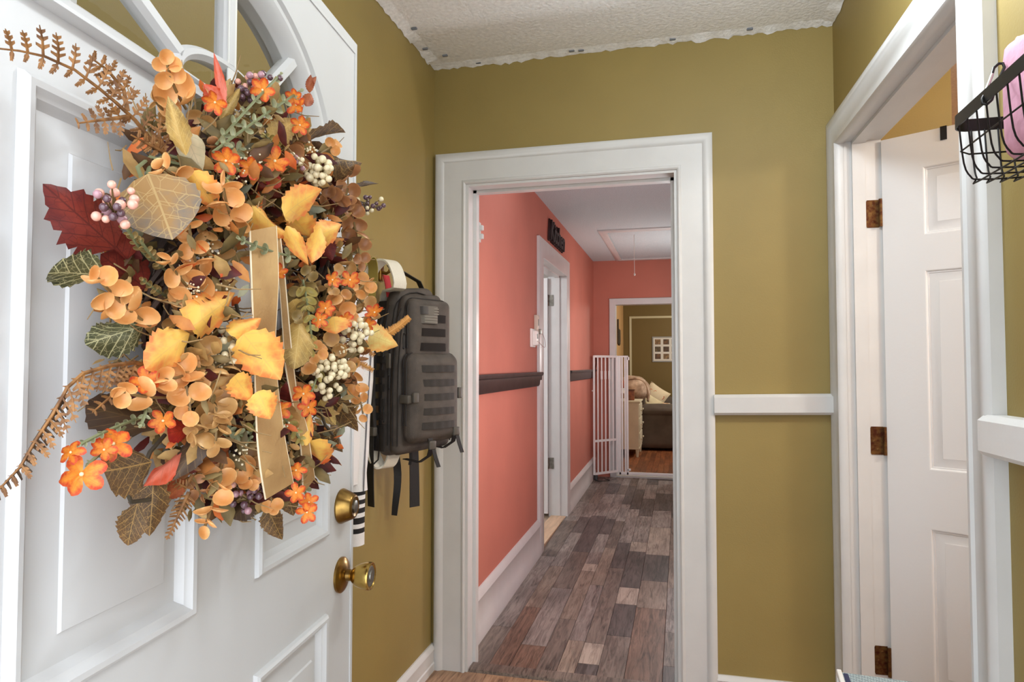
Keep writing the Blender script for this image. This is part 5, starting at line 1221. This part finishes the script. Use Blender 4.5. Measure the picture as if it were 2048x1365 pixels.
# ------------------------------------------------------------------ living room
LF = .074
dr = empty('dresser', (-.74, 9.62, LF), 'distressed cream dresser seen past the pet gate', 'dresser')
CRM = mat('distressed cream paint', (216, 204, 178), .6, var=(5, .06)); CRM2 = mat('worn cream drawer', (220, 208, 182), .6, var=(14, .12))
MB().bbox(-.925, -.56, 9.30, 9.98, LF + .11, .815, .006).build('body', CRM, dr, 40)
MB().bbox(-.935, -.54, 9.285, 9.995, .812, .838, .006).build('top', CRM, dr, 40)
for x in (-.905, -.585):
    for y in (9.33, 9.95): MB().lathe((x, y, LF), (0, 0, 1), [(0, .014), (0, .016), (.11, .026), (.112, 0)], 10).build('leg', CRM, dr, 40)
MB().bbox(-.925, -.555, 9.295, 9.985, LF + .105, LF + .13, .004).build('base_rail', CRM, dr, 40)
for z0, z1 in ((.62, .79), (.42, .60), (.22, .40)):
    dw = MB().bbox(-.562, -.548, 9.33, 9.95, z0, z1, .004).build('drawer', CRM2, dr, 40)
    for y in (9.46, 9.82): MB().lathe((-.548, y, (z0 + z1) / 2), (1, 0, 0), [(0, .007), (.012, .007), (.014, .014), (.022, .015), (.027, .010), (.028, 0)], 12).build('knob', CRM, dw, 40)
# jar and box on the dresser
jr = empty('candle_jar', (-.80, 9.50, .838), 'white jar standing on the cream dresser', 'jar')
MB().lathe((-.80, 9.50, .838), (0, 0, 1), [(0, 0), (0, .045), (.01, .05), (.13, .05), (.145, .042), (.15, .042), (.165, .046), (.17, .04), (.17, 0)], 18).build('body', WH, jr, 40)
MB().lathe((-.80, 9.50, .868), (0, 0, 1), [(0, .0505), (.07, .0505)], 18).build('paper_label', mat('brown paper label', (150, 110, 80), .8), jr, 40)
bx = empty('wooden_box', (-.68, 9.56, .838), 'small orange brown wooden box on the dresser', 'box')
MB().bbox(-.725, -.635, 9.50, 9.60, .838, .975, .004).build('body', mat('orange brown wood', (150, 86, 48), .5, var=(20, .25)), bx, 40)
MB().bbox(-.73, -.63, 9.495, 9.605, .975, .99, .003).build('lid', mat('dark brown wood', (96, 58, 36), .5), bx, 40)
# loveseat along the left wall
SOF = mat('grey brown microfibre', (98, 84, 72), .85, var=(6, .14), bump=(300, .15))
so = empty('loveseat', (-.5, 10.65, LF), 'grey brown upholstered recliner loveseat along the living room wall', 'sofa')
def sbox(name, x0, x1, y0, y1, z0, z1, r, bul=(0, 0, .02), m_=SOF): return MB().rbox((x0 + x1) / 2, (y0 + y1) / 2, (z0 + z1) / 2, (x1 - x0) / 2, (y1 - y0) / 2, (z1 - z0) / 2, r, n=5, bulge=bul, seg=4).build(name, m_, so, 60)
sbox('armrest', -.86, .08, 10.05, 10.33, .12, .68, .07); sbox('arm_pad', -.60, .10, 10.02, 10.36, .58, .745, .082, (0, .01, .015))
sbox('armrest', -.86, .08, 11.22, 11.50, .12, .72, .07); sbox('arm_pad', -.58, .10, 11.20, 11.52, .62, .80, .085, (0, .01, .015))
sbox('base', -.84, .02, 10.30, 11.25, .13, .36, .04); sbox('seat_cushion', -.60, .08, 10.33, 10.78, .34, .54, .07); sbox('seat_cushion', -.60, .08, 10.78, 11.22, .34, .54, .07)
sbox('back_cushion', -.90, -.55, 10.28, 10.78, .40, 1.08, .11, (.03, 0, .02)); sbox('back_cushion', -.90, -.55, 10.78, 11.28, .40, 1.08, .11, (.03, 0, .02))
for y in (10.1, 11.45):
    for x in (-.8, .02): MB().lathe((x, y, LF), (0, 0, 1), [(0, .02), (.06, .024), (.061, 0)], 10).build('foot', BLACK, so, 40)
# throw blanket over the back
bl = empty('throw_blanket', (-.72, 10.45, .9), 'rumpled taupe throw blanket over the loveseat back', 'blanket')
BLK = mat('taupe throw', (214, 186, 162), .9, var=(12, .22), c2=(160, 130, 108), bump=(120, .4))
def rumple(x, y, z): return (x + .016 * math.sin(21 * y + 6 * z), y + .012 * math.sin(17 * z + 9 * x), z + .018 * math.sin(14 * y + 3) * math.sin(11 * x + 1))
MB(rumple).rbox(-.715, 10.53, .955, .215, .30, .175, .15, n=8, bulge=(.02, .02, .03), seg=5).build('cloth', BLK, bl, 80)
for k in range(7):
    y = 10.30 + .075 * k; P = [Vector((-.50 + .01 * math.sin(k * 2), y, .79)), Vector((-.485, y + .015, .90)), Vector((-.53, y + .01, 1.05)), Vector((-.66, y, 1.135)), Vector((-.80, y - .01, 1.13))]
    MB(rumple).tube(spl(P, False), .018, 7).build('fold', BLK, bl, 60)
o_ = MB().rbox(-.86, 10.26, 1.04, .05, .08, .06, .04, n=3).build('folded_corner', mat('rust throw edge', (190, 106, 76), .9, var=(20, .2)), bl, 60)
# cushions
def cushion(name, c, sx, sz, th, rotz, tilt, m_, label):
    R_ = Matrix.Translation(Vector(c)) @ Matrix.Rotation(rotz, 4, 'Z') @ Matrix.Rotation(tilt, 4, 'X') @ Matrix.Rotation(.6 if 'diamond' in name else .15, 4, 'Y')
    n = 10; mb = MB(); idx = {}
    for side in (-1, 1):
        for i in range(n + 1):
            for j in range(n + 1):
                u = 2 * i / n - 1; v = 2 * j / n - 1; e = max(0, (1 - u * u)) ** .5 * max(0, (1 - v * v)) ** .5; k = 1 - .07 * (1 - abs(u)) - 0
                x = u * sx * (1 - .08 * (1 - v * v) * abs(u)); z = v * sz * (1 - .08 * (1 - u * u) * abs(v))
                idx[side, i, j] = mb.V(R_ @ Vector((x, side * th * e, z)))
        for i in range(n):
            for j in range(n): mb.F((idx[side, i, j], idx[side, i + 1, j], idx[side, i + 1, j + 1], idx[side, i, j + 1]))
    o = mb.build('cushion', m_, smooth=70); return tag(o, label, 'cushion', 'cushions on the loveseat'), R_
CUSH = mat('cream cushion', (222, 204, 164), .9, var=(10, .08)); CUS2 = mat('pale cushion', (206, 190, 158), .9, bump=(200, .2))
cushion('diamond a', (-.47, 10.47, .72), .16, .16, .06, .35, -.25, CUSH, 'cream cushion leaning on the near loveseat arm')
c2_, R2 = cushion('diamond b', (-.40, 10.86, .83), .18, .18, .07, .15, -.15, mat('cream print cushion', (226, 206, 172), .9), 'cream cushion printed with orange lettering on the loveseat')
for kk, (dx, dz) in enumerate(((-.11, .035), (-.04, .05), (.03, .04), (.10, .05), (-.08, -.05), (0, -.055), (.08, -.05))):
    M_ = R2 @ Matrix.Translation((dx, -.062 + .9 * (dx * dx + dz * dz), dz)); mb = MB(lambda x, y, z, M_=M_: M_ @ Vector((x, y, z)))
    mb.tube([(math.cos(q * .9 + kk) * .024, 0, math.sin(q * .9 + kk) * .032) for q in range(6)], .005, 5); mb.build('print_stroke', mat('orange print', (206, 98, 48), .8), c2_, 60)
cushion('c', (-.27, 10.56, .66), .11, .11, .05, .3, -.4, mat('orange cream cushion', (214, 150, 104), .9, var=(16, .3), c2=(226, 206, 176)), 'small orange and cream cushion on the loveseat seat')
# wall decor
ws = empty('wood_plaque', (-.95, 10.6, 1.64), 'dark wooden cut-out plaque on the tan living room wall', 'plaque')
out = [(10.42, 2.04), (10.50, 2.05), (10.50, 1.90), (10.78, 1.89), (10.80, 1.72), (10.75, 1.66), (10.70, 1.69), (10.66, 1.64), (10.60, 1.68), (10.54, 1.64), (10.50, 1.67), (10.43, 1.66)]
MB().poly(out, [], lambda s, z, h: (-.95 + h, s, z), .002, .022).build('board', mat('dark barn wood', (74, 62, 48), .8, var=(20, .3), stretch=(1, 1, 8)), ws)
pf = empty('picture_frame', (-.2, 11.59, 1.38), 'silver framed photo collage on the olive living room wall', 'picture')
x0, x1, z0, z1 = -.465, .02, 1.385, 1.815
MB().mould(lambda s, z, h: (s, 11.598 - h, z), (x0 + .02, x1 - .02, z0 + .02, z1 - .02), [(0, .0), (0, .012), (.008, .016), (.02, .014), (.02, 0)]).build('frame', mat('grey frame', (150, 148, 142), .5), pf, 40)
MB().box(x0 + .018, x1 - .018, 11.590, 11.594, z0 + .018, z1 - .018).build('mat_board', mat('white mat board', (222, 216, 206), .7), pf)
PHO = [mat('sepia photo %d' % k, c, .4, var=(22, .5)) for k, c in enumerate(((122, 84, 46), (96, 66, 38), (160, 122, 76), (110, 90, 56)))]
for i in range(3):
    for j in range(3):
        xa = x0 + .045 + i * .138; za = z0 + .05 + j * .123
        MB().box(xa, xa + .095, 11.5885, 11.590, za, za + .088).build('photo', PHO[(i * 2 + j * 3) % 4], pf)
